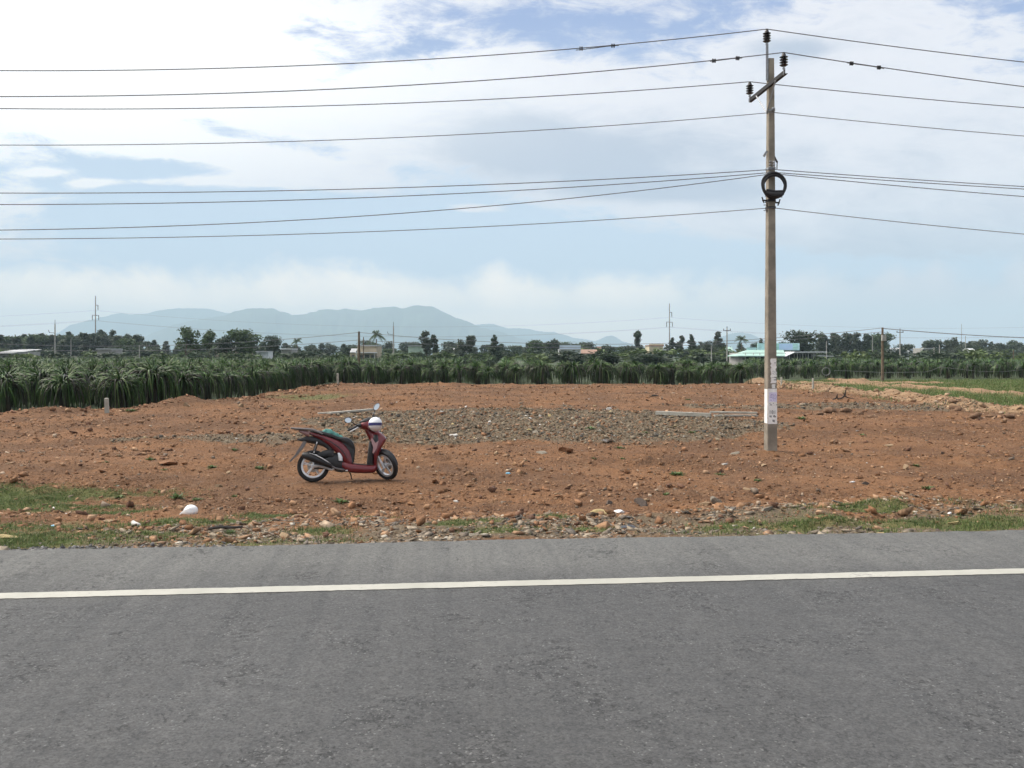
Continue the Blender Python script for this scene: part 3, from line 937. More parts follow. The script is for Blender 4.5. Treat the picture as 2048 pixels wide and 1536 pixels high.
# the trees one can tell apart
for a in [
    ('airy', 372, 654, 205, "tall open-crowned leafy tree at the left end of the clump behind the left field", 1.0, 0),
    ('airy', 420, 661, 206, "open-crowned tree with grey-green leaves, second from the left in the leafy clump", 0.9, 1),
    ('broad', 452, 672, 200, "lower dark round tree in the middle of the leafy clump behind the left field", 1.0, 0),
    ('broad', 492, 659, 204, "big dense round-headed tree at the right end of the leafy clump", 1.15, 1),
    ('broad', 549, 671, 215, "dark dome-headed tree just right of the leafy clump, above the white hut", 0.75, 3),
    ('palm', 597, 676, 240, "short feathery palm just right of the small white-roofed house", None, 0),
    ('palm', 751, 660, 190, "tall coconut palm standing at the right side of the tan-walled house", None, 1),
    ('eucalypt', 855, 663, 230, "tall grey tufted tree, the higher of the pair right of the pale green house", 1.2, 0),
    ('eucalypt', 870, 670, 232, "slimmer tufted tree, the lower of the pair right of the pale green house", 0.9, 1),
    ('broad', 922, 680, 220, "round dark tree beside the shaggy leaning tree in the middle of the tree line", 0.9, 2),
    ('eucalypt', 940, 671, 221, "shaggy leaning tree with drooping leaves in the middle of the tree line", 1.1, 2),
    ('conifer', 989, 671, 215, "pointed dark conifer with a spire top left of the white-fronted house", 1.05, 0),
    ('broad', 1070, 680, 290, "grey flat-headed tree, the left one of the two before the white-fronted house", 1.1, 4),
    ('broad', 1108, 679, 285, "dark domed tree right at the left wall of the white-fronted house", 1.0, 0),
    ('eucalypt', 1276, 662, 330, "tall lone tree with an open crown standing up above the tree line", 1.0, 3),
    ('casuarina', 1344, 676, 300, "wind-blown casuarina behind the tall steel pole, leftmost of three", 1.2, 0),
    ('casuarina', 1362, 672, 300, "wind-blown casuarina behind the tall steel pole, middle of three", 1.3, 1),
    ('casuarina', 1383, 670, 300, "wind-blown casuarina right of the tall steel pole, rightmost of three", 1.2, 2),
    ('broad', 1420, 683, 280, "round dark tree left of the pole with crossarms near the green-roofed building", 1.1, 5),
    ('casuarina', 1436, 664, 300, "tall airy casuarina left of the crossarm pole near the green-roofed building", 1.2, 3),
    ('palm', 1482, 671, 210, "spreading coconut palm behind the left tip of the green roof", None, 0),
    ('conifer', 1522, 678, 260, "small dark conifer just left of the concrete pole, behind the green roof", 1.0, 0),
    ('broad', 1603, 661, 240, "big round dark tree rising behind the green-roofed building", 1.25, 3),
    ('broad', 1760, 666, 330, "big round dark tree behind the thin wooden pole at the right", 1.1, 1),
    ('broad', 1907, 676, 300, "round-headed tree left of the small white shed at the right", 0.9, 2),
]:
    tree(a[0], a[1], a[2], a[3], a[4], None, a[5] or 1.0, a[6])
for px, yt in [(1640, 668), (1652, 670), (1664, 666), (1676, 672), (1690, 666), (1704, 668), (1718, 666), (1731, 668)]:
    tree('eucalypt', px, yt, 310 + rnd.uniform(-8, 8), "slender eucalyptus in the tall windbreak row right of the green-roofed building", "windbreak eucalyptus row", 1.3)
# the dark forest on the left
for i in range(52):
    px = -14 + i * 5.7 + rnd.uniform(-3, 3)
    yt = 672 + rnd.uniform(-4, 6) - 4 * math.exp(-((px - 150) / 60) ** 2)
    tree(rnd.choice(['casuarina', 'casuarina', 'eucalypt', 'broad']), px, yt, 330 + rnd.uniform(-25, 20), "dark tree in the dense forest wall behind the left field", "forest trees on the left", 1.35)
for px, yt in [(204, 660), (229, 661), (252, 668), (272, 672)]:
    tree('eucalypt', px, yt, 345, "thin tree poking up above the dark forest at the left", "trees standing above the forest", 0.9)
# the second rank filling the line from left to right
for i in range(78):
    px = 268 + i * 23.2 + rnd.uniform(-8, 8)
    if px > 2090: break
    lowc = px < 350 or 640 < px < 740
    yt = rnd.uniform(683, 693) if not (1800 < px) else rnd.uniform(679, 690)
    if 1180 < px < 1340: yt = rnd.uniform(688, 694)
    if lowc: yt = rnd.uniform(680, 690)
    tree(rnd.choice(['broad', 'broad', 'casuarina', 'eucalypt']), px, yt, 375 + rnd.uniform(-25, 45), "hazy dark tree in the far line of trees along the horizon", "far tree line", rnd.uniform(1.2, 1.9))
for i in range(46):
    px = -5 + i * 46 + rnd.uniform(-14, 14)
    Y = rnd.uniform(170, 176) if i % 2 else rnd.uniform(236, 262)
    if 1470 < px < 1670 and Y < 200: Y = 240
    tree('shrub', px, rnd.uniform(701, 707) if Y < 200 else rnd.uniform(697, 705), Y, "green shrub in the hedge at the far end of the fields", "shrubs at the field end", rnd.uniform(1.6, 3.0))
for i in range(40):
    px = -5 + i * 53 + rnd.uniform(-18, 18)
    tree('broad', px, rnd.uniform(690, 699), rnd.uniform(290, 320), "low round tree between the houses and the far tree line", "low trees among the houses", rnd.uniform(1.4, 2.2))

# ------------------------------------------------------------------ the concrete pole and its wires
CONC = mat("pole_concrete", (0.235, 0.205, 0.165), 0.9, 0.25, 3.0, bump=0.4, bscale=60)
HOLE = mat("hole_dark", (0.03, 0.028, 0.025), 0.9, 0.1)
STEEL = mat("galvanised_steel", (0.30, 0.31, 0.33), 0.6, 0.15, 20, metal=0.2)
DSTEEL = mat("dark_steel", (0.032, 0.031, 0.033), 0.7, 0.2, 20, spec=0.3)
PORC = mat("insulator_glaze", (0.022, 0.016, 0.016), 0.25, 0.15, 10, coat=0.4)
RUBB = mat("black_rubber", (0.016, 0.016, 0.018), 0.7, 0.2, 30)
WIRE = mat("wire_grey", (0.12, 0.12, 0.128), 0.6, 0.1, 5)
PAPER = mat("flyer_paper", (0.78, 0.76, 0.74), 0.85, 0.10, 9)
PAPER2 = mat("flyer_lilac", (0.66, 0.62, 0.78), 0.85, 0.08, 9)
INK = mat("flyer_ink", (0.05, 0.05, 0.06), 0.85, 0.35, 40)
INK2 = mat("flyer_violet_ink", (0.24, 0.20, 0.46), 0.85, 0.2, 40)

PY = 19.8
PB = Vector(((1541 - 1024) / F * PY, PY, 0)); PB.z = Hs(PB.x, PB.y)
zt = CZ + (HY - 118) / F * PY           # top of the shaft
pole = thing("utility_pole", "tall square tapering concrete utility pole with pasted flyers standing on the red lot", "utility pole", PB, (0, 0, math.atan(RS)))
hp = zt - PB.z


def pw(z): return 0.118 + (0.066 - 0.118) * z / hp     # half side at height z


mb = MB()
R = []
for z in np.linspace(-0.25, hp, 15):
    a = pw(z); c = 0.014
    R.append([Vector(p) for p in [(-a, -a + c, z), (-a + c, -a, z), (a - c, -a, z), (a, -a + c, z), (a, a - c, z), (a - c, a, z), (-a + c, a, z), (-a, a - c, z)]])
mb.rings(R)
shaft = mb.build("shaft", CONC, pole)
for i in range(21):
    z = 0.35 + i * 0.415
    if z > hp - 0.15 or 0.8 < z < 2.25: continue
    m_ = MB(); r = 0.015 if i < 15 else 0.011
    m_.lathe([(r, -0.0025), (r * .2, -0.0015), (0, -0.001)], 10, Matrix.Translation((0.01, -pw(z) + 0.001, z)) @ Matrix.Rotation(math.pi / 2, 4, 'X'))
    m_.build("bolt_hole", HOLE, shaft)


def zp(py, dy=0.0): return CZ + (HY - py) / F * (PY - dy) - PB.z     # local height on the pole for a photo row


# crossarm across the road direction
zc = zp(173)
arm = MB(); yA, yB = -1.05, 1.10
arm.box((-0.10, 0.02, zc), (0.012, yB - yA, 0.085)); arm.box((-0.068, 0.02, zc - 0.046), (0.064, yB - yA, 0.010))
arm.build("crossarm", DSTEEL, pole)
for y in (-0.56, 0.58):
    b = MB(); b.tube([(-0.115, y, zc - 0.05), (-0.088, 0.0, zc - 0.62)], 0.018, 4); b.build("arm_brace", STEEL, pole)
b = MB(); b.box((-0.086, -0.03, zp(128) + .02), (0.016, 0.085, zp(92) - zp(165))); b.box((-0.112, -0.066, zp(128) + .02), (0.05, 0.010, zp(92) - zp(165)))
b.build("top_bracket", STEEL, pole)


def insulator(x, y, z0, h=0.30):
    pin = MB(); pin.tube([(x, y, z0 - 0.16), (x, y, z0 + 0.05)], 0.014, 8); pin.lathe([(0.03, 0), (0.03, 0.03), (0.02, 0.035), (0.02, 0)], 10, Matrix.Translation((x, y, z0 - 0.03)), closed=True)
    ins = MB(); prof = [(0.0, 0.0), (0.045, 0.0)]
    for k in range(4):
        z = 0.02 + k * 0.058
        prof += [(0.078, z), (0.092, z + 0.010), (0.052, z + 0.026), (0.046, z + 0.050)]
    prof += [(0.045, 0.262), (0.03, 0.285), (0.036, 0.30), (0.0, 0.305)]
    ins.lathe([(r, q * h / 0.30) for r, q in prof], 16, Matrix.Translation((x, y, z0 + 0.03)))
    io = ins.build("insulator", PORC, pole, smooth=True)
    pin.build("pin", STEEL, io)
    return Vector((x, y, z0 + 0.03 + h))


i_top = insulator(-0.10, -0.03, zp(92) + 0.04)
i_near = insulator(-0.10, yA + 0.06, zc + 0.10)
i_far = insulator(-0.10, yB - 0.06, zc + 0.10)
# bands and clamps lower down
for py, hh in ((222, .05), (338, .06), (347, .05), (402, .06), (416, .05)):
    z = zp(py); a = pw(z) + 0.006
    b = MB(); b.rings([[Vector((-a, -a, z - hh / 2)), Vector((a, -a, z - hh / 2)), Vector((a, a, z - hh / 2)), Vector((-a, a, z - hh / 2))], [Vector((-a, -a, z + hh / 2)), Vector((a, -a, z + hh / 2)), Vector((a, a, z + hh / 2)), Vector((-a, a, z + hh / 2))]], caps=False)
    b.build("clamp_band", STEEL if py < 400 else DSTEEL, pole)
    if py == 222:
        q = MB(); q.lathe([(0.032, -.03), (0.038, -.02), (0.02, 0), (0.038, .02), (0.032, .03)], 12, Matrix.Translation((0.02, -a - 0.04, z + 0.02)) @ Matrix.Rotation(math.pi / 2, 4, 'Y')); q.build("spool_insulator", STEEL, pole, smooth=True)
b = MB()
for k in range(3):
    z = zp(325 + k * 5.5); a = pw(z)
    b.tube([(-0.05 - .02 * math.cos(t), -a - 0.03 - .012 * math.sin(t), z) for t in np.linspace(0, 6.2, 9)], 0.012, 6)
    b.lathe([(0.022, -.022), (0.03, 0), (0.022, .022)], 10, Matrix.Translation((0.035, -a - 0.03, z - .01)))
b.build("shackle_stack", STEEL, pole)
b = MB(); a = pw(zp(315)); b.box((0, 0, 0), (0.05, 0.012, 0.16), Matrix.Translation((-a - 0.05, -0.02, zp(308))) @ Matrix.Rotation(0.55, 4, 'Y')); b.build("angled_bracket", STEEL, pole)
b = MB(); b.box((0, 0, 0), (0.035, 0.02, 0.15), Matrix.Translation((a + 0.035, -0.02, zp(319))) @ Matrix.Rotation(-0.45, 4, 'Y')); b.tube([(a + .08, -.02, zp(322)), (a + .06, -.04, zp(330)), (a + .05, -.06, zp(339))], 0.012, 6); b.build("hook", DSTEEL, pole)
for sg, py in ((-1, 401), (1, 405)):
    b = MB(); z = zp(py); a = pw(z)
    b.tube([(sg * a, -.02, z), (sg * (a + .12), -.03, z - .01)], 0.02, 6); b.tube([(sg * (a + .11) - .03 * sg, -.03, z - .07), (sg * (a + .13), -.03, z + .07)], 0.016, 6)
    b.build("tension_clamp", DSTEEL, pole)
b = MB(); z = zp(415); a = pw(z); b.tube([(-a - .01, -.03, z + .10), (-a - .01, -.03, z - .12)], 0.014, 6)
for q in (.05, -.08): b.tube([(-a - .09, -.03, z + q), (-a, -.03, z + q)], 0.008, 6)
b.build("side_bolt", DSTEEL, pole)


def flyer(name, face, z0, z1, u0, u1, m, seed, parent, off=0.002, ragged=0.02):
    """a paper sheet pasted on the front or left face, its outline torn; u runs across the face from -1 to 1"""
    r = random.Random(seed); n = 14; mb = MB()
    L, Rr = [], []
    for i in range(n + 1):
        z = z0 + (z1 - z0) * i / n; a = pw(z)
        L.append(((u0 * a) + r.uniform(0, ragged), z)); Rr.append(((u1 * a) - r.uniform(0, ragged), z))
    def P(u, z, e):
        a = pw(z) + e
        return (u, -a, z) if face == 'front' else (-a, -u, z)
    vs, fs = [], []
    for i in range(n + 1):
        for uz in (L[i], Rr[i]):
            vs.append(P(uz[0], uz[1], off)); vs.append(P(uz[0], uz[1], off + 0.0012))
    for i in range(n):
        b0 = 4 * i
        fs += [(b0 + 1, b0 + 3, b0 + 7, b0 + 5), (b0, b0 + 4, b0 + 6, b0 + 2), (b0, b0 + 1, b0 + 5, b0 + 4), (b0 + 2, b0 + 6, b0 + 7, b0 + 3)]
    fs += [(0, 2, 3, 1), (4 * n, 4 * n + 1, 4 * n + 3, 4 * n + 2)]
    mb.add(vs, fs)
    return mb.build(name, m, parent)


def lines(parent, z0, z1, rows, m, seed, u0=-0.7, u1=0.85, off=0.0048, hh=0.5, fill=0.75):
    """rows of small illegible print"""
    r = random.Random(seed); mb = MB()
    for k in range(rows):
        z = z1 - (z1 - z0) * (k + .5) / rows; h = (z1 - z0) / rows * hh; a = pw(z); u = u0 * a
        while u < u1 * a:
            wd = r.uniform(0.008, 0.022)
            if r.random() < fill: mb.box((u + wd / 2, -a - off, z + r.uniform(-.1, .1) * h), (wd, 0.001, h * r.uniform(.6, 1)))
            u += wd + r.uniform(0.004, 0.009)
    return mb.build("printed_lines", m, parent)


f1 = flyer("flyer", 'front', zp(766), zp(717), -0.50, 0.99, PAPER, 1, pole, ragged=0.035)
lines(f1, zp(727), zp(724.5), 1, INK, 2, .05, .8, hh=.8); lines(f1, zp(749), zp(742), 4, INK, 3, 0, .8, hh=.35, fill=.7); lines(f1, zp(762), zp(752), 2, INK, 4, -.1, .8, hh=.5, fill=.55)
f2 = flyer("flyer", 'front', zp(847), zp(777), -0.985, 0.985, PAPER, 5, pole, ragged=0.006)
f3 = flyer("flyer", 'left', zp(846), zp(778), -0.75, 0.985, PAPER, 6, pole, ragged=0.006)
f4 = flyer("flyer", 'front', zp(803), zp(784), -0.75, 0.97, PAPER2, 7, pole, off=0.0045, ragged=0.004)
lines(f4, zp(801), zp(787), 5, INK2, 8, -.5, .9, off=0.0072)
lines(f2, zp(811), zp(804), 2, INK, 9, -.6, .85, hh=.55, fill=.5)
f5 = flyer("flyer", 'front', zp(776), zp(768), -0.2, 0.75, PAPER, 12, pole, ragged=0.03)


def lettering(txt, size, loc, parent, m):
    cu = bpy.data.curves.new("lettering", 'FONT'); cu.body = txt; cu.size = size; cu.align_x = 'CENTER'; cu.extrude = 0.0006
    t = bpy.data.objects.new("tmp", cu); COL.objects.link(t)
    dg = bpy.context.evaluated_depsgraph_get(); me = bpy.data.meshes.new_from_object(t.evaluated_get(dg))
    bpy.data.objects.remove(t)
    me.name = "lettering"; me.materials.clear(); me.materials.append(m)
    o = obj("lettering", me, parent); o.location = loc; o.rotation_euler = (math.pi / 2, 0, 0)


lettering("181", 0.115, (0.0, -pw(zp(826)) - 0.0045, zp(827)), f2, INK)
lines(f2, zp(836), zp(828), 1, INK, 10, -.6, .6, hh=.6); lines(f2, zp(844), zp(838), 1, INK, 11, .0, .5, hh=.9, fill=1)

# slack cable coiled and hung on the pole
zc2 = CZ + (HY - 376) / F * PY
Mp = Matrix.Translation(PB) @ Matrix.Rotation(math.atan(RS), 4, 'Z')
coil = thing("cable_coil", "black coil of slack cable with a splice case hung high on the concrete pole", "cable", Mp @ Vector((0.0, -0.16, zc2 - PB.z)), (0, 0, math.atan(RS)))
b = MB()
for k in range(11):
    r0 = 0.266 + rnd.uniform(-.026, .026); e = rnd.uniform(-.024, .024); t0 = rnd.uniform(0, 6)
    b.tube([((r0 * 1.0 + .012 * math.sin(3 * t + t0)) * math.cos(t), -0.02 - k * 0.005 + .01 * math.sin(2 * t + t0), (r0 * 1.05) * math.sin(t) + e) for t in np.linspace(0, 2 * math.pi, 37)[:-1]], 0.016, 7, closed=True)
b.build("loops", RUBB, coil, smooth=True)
b = MB(); b.tube([(-.20, -.08, -.15), (-.12, -.09, -.19), (.02, -.09, -.205), (.13, -.09, -.20), (.20, -.08, -.165)], [.04, .062, .066, .062, .04], 12); b.tube([(-.19, -.09, -.10), (0, -.10, -.13), (.19, -.09, -.12)], .03, 8)
b.build("splice_case", RUBB, coil, smooth=True)
for a_ in (1.2, 2.0, -2.3, -.9):
    q = MB(); q.tube([(0.265 * math.cos(a_) + .04 * math.cos(a_) * math.cos(t), -0.04 + .045 * math.sin(t), 0.275 * math.sin(a_) + .04 * math.sin(a_) * math.cos(t)) for t in np.linspace(0, 6.28, 13)[:-1]], 0.006, 5, closed=True); q.build("tie", DSTEEL, coil)

# the spans: each conductor hangs in two sagging curves between this pole and its neighbours outside the frame
SP = 40.0


def sag_for(P, side, py):
    """sag of a 40 m span leaving P towards the frame edge (side -1 or +1) so that it crosses the edge at photo row py"""
    k = -0.5967 if side < 0 else 0.5967
    t = (k * P.y - P.x) / (RD.x - k * RD.y)
    y = P.y + t * RD.y; z = CZ + (HY - py) / F * y
    q = abs(t) / (SP / RD.x)
    return max((P.z - z) / (4 * q * (1 - q)), 0.02)


def span(P, S_, side, sp=SP):
    return [P + RD * (side * sp * q) + Vector((0, 0, -4 * S_ * q * (1 - q))) for q in np.linspace(0, 1, 60)]


def conductor(Pl, pyl, pyr, r, label, name="power_line"):
    P = Mp @ Pl
    l = span(P, sag_for(P, -1, pyl), -1); rgt = span(P, sag_for(P, 1, pyr), 1)
    b = MB(); b.tube(l[::-1] + rgt[1:], r, 6)
    o = b.build(name, WIRE, None, smooth=True, label=label, cat="wire")
    return o, l, rgt


ZL = lambda py: zp(py)
W = {}
W[1] = conductor(i_top + Vector((0, 0, 0.006)), 141, 124, .0105, "topmost overhead wire, tied to the insulator on the pole-top bracket")
W[2] = conductor(i_near + Vector((0, 0, 0.006)), 193, 173, .0105, "overhead wire on the near insulator of the crossarm, crossing before the pole")
W[3] = conductor(i_far + Vector((0, 0, 0.006)), 217, 215, .0105, "overhead wire on the far insulator of the crossarm, passing behind the pole")
W[4] = conductor(Vector((0.0, -pw(zp(228)) - 0.06, ZL(228))), 290, 272, .0085, "single overhead wire held by the spool just below the crossarm braces")
W[5] = conductor(Vector((0.0, -pw(zp(341)) - 0.04, ZL(341))), 386, 373, .0095, "upper cable of the bundle at the coil, flattest toward the left", "telephone_cable")
W[6] = conductor(Vector((0.0, -pw(zp(346)) - 0.05, ZL(347))), 409, 378, .0095, "middle cable of the bundle meeting the pole just above the coil", "telephone_cable")
W[7] = conductor(Vector((0.0, -pw(zp(348)) - 0.07, ZL(350))), 460, 393, .0095, "cable sagging steeply to the left from the clamp above the coil", "telephone_cable")
W[8] = conductor(Vector((0.0, -pw(zp(417)) - 0.02, ZL(417))), 478, 468, .0085, "lowest overhead wire, clamped to the pole below the coil", "telephone_cable")


def near_px(pts, px):
    return min(range(1, len(pts) - 1), key=lambda i: abs(1024 + F * pts[i].x / pts[i].y - px))


def interp_px(pts, px):
    for i in range(len(pts) - 1):
        a, b = 1024 + F * pts[i].x / pts[i].y, 1024 + F * pts[i + 1].x / pts[i + 1].y
        if (a - px) * (b - px) <= 0:
            return pts[i].lerp(pts[i + 1], (px - a) / (b - a + 1e-9))
    return pts[0]


def splice(wire, px0, px1, drop, thick):
    o, l, r = wire
    side = l if px0 < 1500 else r
    A_, B_ = interp_px(side, px0), interp_px(side, px1)
    m1, m2 = interp_px(side, px0 + (px1 - px0) * .35), interp_px(side, px0 + (px1 - px0) * .7)
    d = Vector((0, 0, -1))
    b = MB(); b.tube([A_ + d * drop, m1 + d * drop * .8, m2 + d * drop * .35, B_ + d * .015], thick, 6); b.build("splice_tail", WIRE, o)
    for q in (A_.lerp(B_, .12), A_.lerp(B_, .86)):
        c = MB()
        for e in (-.03, 0, .03): c.box(tuple(q + RD * e + d * .012), (.016, .05, .075))
        c.build("splice_clamp", DSTEEL, o)


splice(W[1], 1152, 1238, .035, .009)
splice(W[2], 1420, 1484, .012, .012)
splice(W[2], 1694, 1768, .010, .012)

# ------------------------------------------------------------------ farther poles and lines
WOOD = mat("weathered_wood", (0.13, 0.095, 0.065), 0.9, 0.25, 4.0)
GPOLE = mat("grey_pole", (0.30, 0.29, 0.27), 0.85, 0.15, 2.0)
THIN = mat("far_wire", (0.15, 0.15, 0.165), 0.7, 0.1)


def far_pole(px, ytop, Y, r, label, kind, m, name="utility_pole"):
    zt_ = CZ + (HY - ytop) / F * Y; x = (px - 1024) / F * Y
    o = thing(name, label, "utility pole", (x, Y, 0), (0, 0, math.atan(RS)))
    b = MB(); b.tube([(0, 0, -.2), (0, 0, zt_ * .5), (0, 0, zt_)], [r * 1.25, r, r * .75], 8); b.build("shaft", m, o, smooth=True)
    if kind == 'arm':
        b = MB(); b.box((0, 0, zt_ - .55), (1.7, .12, .14)); b.build("crossarm", DSTEEL, o)
        for xx in (-.75, .75, 0):
            z = zt_ - .45 if xx else zt_ + .05
            q = MB(); q.lathe([(0.02, -.05), (.08, 0), (.09, .12), (.05, .3), (0, .36)], 8, Matrix.Translation((xx, 0, z))); q.build("insulator", PORC, o)
    elif kind == 'side':
        b = MB(); b.tube([(0, 0, zt_ - 2.2), (-1.3, 0, zt_ - 2.0)], .05, 5); b.tube([(-1.3, 0, zt_ - 2.1), (-1.5, 0, zt_ - 1.4)], .06, 5); b.build("side_arm", DSTEEL, o)
        b = MB(); b.tube([(0, 0, zt_), (0, 0, zt_ + 1.0)], .05, 5); b.build("top_pin", DSTEEL, o)
    elif kind == 'steel':
        for k, (dz, sg) in enumerate(((4.2, 1), (8.9, 0))):
            b = MB(); z = zt_ - dz
            if sg: b.tube([(0, 0, z), (1.2, 0, z - .05)], .11, 6)
            else: b.tube([(-1.5, 0, z + .1), (1.5, 0, z - .1)], .11, 6)
            b.build("crossarm", DSTEEL, o)
            for xx in ((1.1,) if sg else (-1.4, 1.4)):
                q = MB(); q.lathe([(.02, 0), (.14, -.15), (.14, -2.1), (.02, -2.3)], 8, Matrix.Translation((xx, 0, z))); q.build("insulator_string", DSTEEL, o)
    elif kind == 'box':
        b = MB(); b.box((0, -.2, zt_ - .9), (.34, .25, .5)); b.build("meter_box", GPOLE, o)
    return Vector((x, Y, zt_))


def far_wire(A_, B_, S_, r, label, n=24, name="power_line", ext=None, grp=None):
    pts = [A_.lerp(B_, q) + Vector((0, 0, -4 * S_ * q * (1 - q))) for q in np.linspace(0, 1, n)]
    b = MB(); b.tube(pts, r, 5); b.build(name, THIN, None, label=label, cat="wire", group=grp)


pA = far_pole(718, 663, 76, .115, "thin dark wooden pole rising out of the field left of the coconut palm", 'none', WOOD)
pB = far_pole(1765, 655, 74, .115, "thin brown wooden pole standing in the grass at the right", 'box', WOOD)
pL = Vector((pA.x - (pB.x - pA.x), 77, pA.z)); pR = Vector((pB.x + 44, 72, pB.z - .2))
for k, (dz, S_) in enumerate(((-.08, 1.22), (-.75, .98))):
    d = Vector((0, 0, dz)); nm = ("upper", "lower")[k]
    far_wire(pL + d, pA + d, S_, .018, f"{nm} of two dark cables sagging across the field left of the thin wooden pole")
    far_wire(pA + d, pB + Vector((0, 0, dz * .5)), S_, .018, f"{nm} of two dark cables slung between the two thin wooden poles")
far_wire(pB + Vector((0, 0, -.08)), pR, 1.0, .032, "thick cable running off to the right from the brown wooden pole")
s1 = far_pole(191, 592, 395, .26, "tall grey steel transmission pole in front of the dark forest at the left", 'steel', GPOLE, "transmission_pole")
s2 = far_pole(1339, 607, 410, .26, "tall tan steel transmission pole beside the cream house", 'steel', GPOLE, "transmission_pole")
sL = Vector((s1.x - 264, 380, s1.z)); sR = Vector((s2.x + 264, 425, s2.z))
for dz, xo, nm in ((-6.6, 1, "upper"), (-11.2, -1.4, "middle"), (-11.4, 1.4, "lower")):
    d = Vector((0, xo, dz))
    far_wire(sL + d, s1 + d, 5.0, .022, f"{nm} faint transmission wire leaving the left steel pole toward the frame edge", 40)
    far_wire(s1 + d, s2 + d, 6.0, .022, f"{nm} faint transmission wire strung between the two tall steel poles", 60)
    far_wire(s2 + d, sR + d, 5.0, .022, f"{nm} faint transmission wire running right from the steel pole by the cream house", 40)
far_pole(110, 648, 205, .17, "dark pole with a side arm and top pin in the left field", 'side', GPOLE)
far_pole(727, 674, 150, .10, "short slim pole between the wooden pole and the coconut palm", 'none', WOOD)
far_pole(787, 652, 215, .17, "pale concrete pole standing right of the coconut palm", 'side', GPOLE)
far_pole(1454, 656, 190, .14, "pole with a crossarm left of the green-roofed building", 'arm', GPOLE)
far_pole(1800, 660, 205, .15, "pole with a crossarm right of the brown wooden pole", 'arm', GPOLE)
far_pole(1423, 692, 160, .10, "short pale post left of the crossarm pole by the green roof", 'none', GPOLE)
far_pole(1653, 682, 190, .11, "pale pole at the right end of the green-roofed building", 'none', GPOLE)
far_pole(1745, 671, 250, .10, "thin pale pole just left of the brown wooden pole", 'none', GPOLE)
far_pole(1879, 689, 190, .12, "short white post, the nearer of two by the ruined grey house", 'none', GPOLE)
far_pole(1868, 694, 186, .10, "short white post, the left of two by the ruined grey house", 'none', GPOLE)
far_pole(1931, 672, 260, .10, "thin pole by the round-headed tree at the right", 'none', GPOLE)
far_pole(2027, 700, 150, .09, "short dark stake in the field near the right frame edge", 'none', WOOD)
far_pole(142, 678, 255, .14, "thin white pole in front of the forest between the two left poles", 'none', GPOLE)
far_pole(279, 690, 150, .10, "slim grey post in the field right of the left steel pole", 'none', GPOLE)
x = far_pole(1923, 648, 600, .16, "slender lattice radio mast far behind the trees at the right", 'none', GPOLE, "radio_mast")

# ------------------------------------------------------------------ the scooter
RED = mat("red_paint", (0.135, 0.008, 0.014), 0.28, 0.06, 3, metal=0.25, coat=0.6)
BLK = mat("black_plastic", (0.014, 0.014, 0.016), 0.5, 0.15, 20)
SEATM = mat("seat_vinyl", (0.012, 0.012, 0.014), 0.45, 0.15, 25, bump=0.2)
TYRE = mat("tyre_rubber", (0.013, 0.013, 0.014), 0.75, 0.25, 25, bump=0.3, bscale=120)
ALU = mat("silver_alloy", (0.66, 0.67, 0.69), 0.35, 0.08, 10, metal=0.5)
GREYP = mat("grey_plastic", (0.14, 0.13, 0.13), 0.5, 0.1, 20)
CHR = mat("mirror_silver", (0.80, 0.82, 0.84), 0.12, 0.03, 5, metal=0.55, coat=0.5)
LENSR = mat("tail_lens", (0.26, 0.13, 0.125), 0.15, 0.1, 10, coat=0.6)
LENS_HIGHLIGHT = mat("lens_and_highlight", (0.34, 0.17, 0.17), 0.12, 0.1, 10, coat=0.8)  # for the headlight lens and the painted apron highlight
GOLD = mat("spring_steel", (0.30, 0.29, 0.27), 0.4, 0.1, 10, metal=0.6)

YAW = math.radians(11); LEAN = math.radians(-7)
g0 = ground_at(626.4, 964)
g0.z = Hs(g0.x, g0.y)
fw = Vector((math.cos(YAW), math.sin(YAW), 0))
zf = Hs(g0.x + fw.x * 1.27, g0.y + fw.y * 1.27)
PIT = -math.atan2(zf - g0.z, 1.27)
sct = thing("motor_scooter", "dark red motor scooter leaning on its side stand on the red dirt", "scooter", g0, (LEAN, PIT, YAW))
SM = Matrix.Translation(g0) @ Euler((LEAN, PIT, YAW)).to_matrix().to_4x4()


def cx(c): return (c - 590) / 759.0


def cz(c, x=None): return (1258 - 0.0533 * ((x if x is not None else 590) - 590) - c) / 776.0


def sx(rows):     # (cx, top, bottom, halfwidth) in crop pixels -> sweep sections along x
    return [(cx(a), cz(b, a), cz(t, a), hw) for a, t, b, hw in rows]


def sz(rows):     # (cy, left, right, halfwidth) -> sweep sections along z
    return [(cz(a, (l + r) / 2), cx(l), cx(r), hw) for a, l, r, hw in rows]


def part(name, mb, m, parent=sct, smooth=True, **k): return mb.build(name, m, parent, smooth=smooth, **k)


body = part("rear_body", MB().sweep(sx([(508, 577, 604, .05), (560, 582, 630, .09), (640, 592, 668, .115), (720, 612, 712, .135), (800, 634, 772, .148), (880, 660, 850, .155), (940, 684, 925, .155), (990, 716, 985, .150), (1035, 762, 1045, .140), (1070, 812, 1075, .125), (1100, 905, 1085, .11)]), 24, .55), RED)
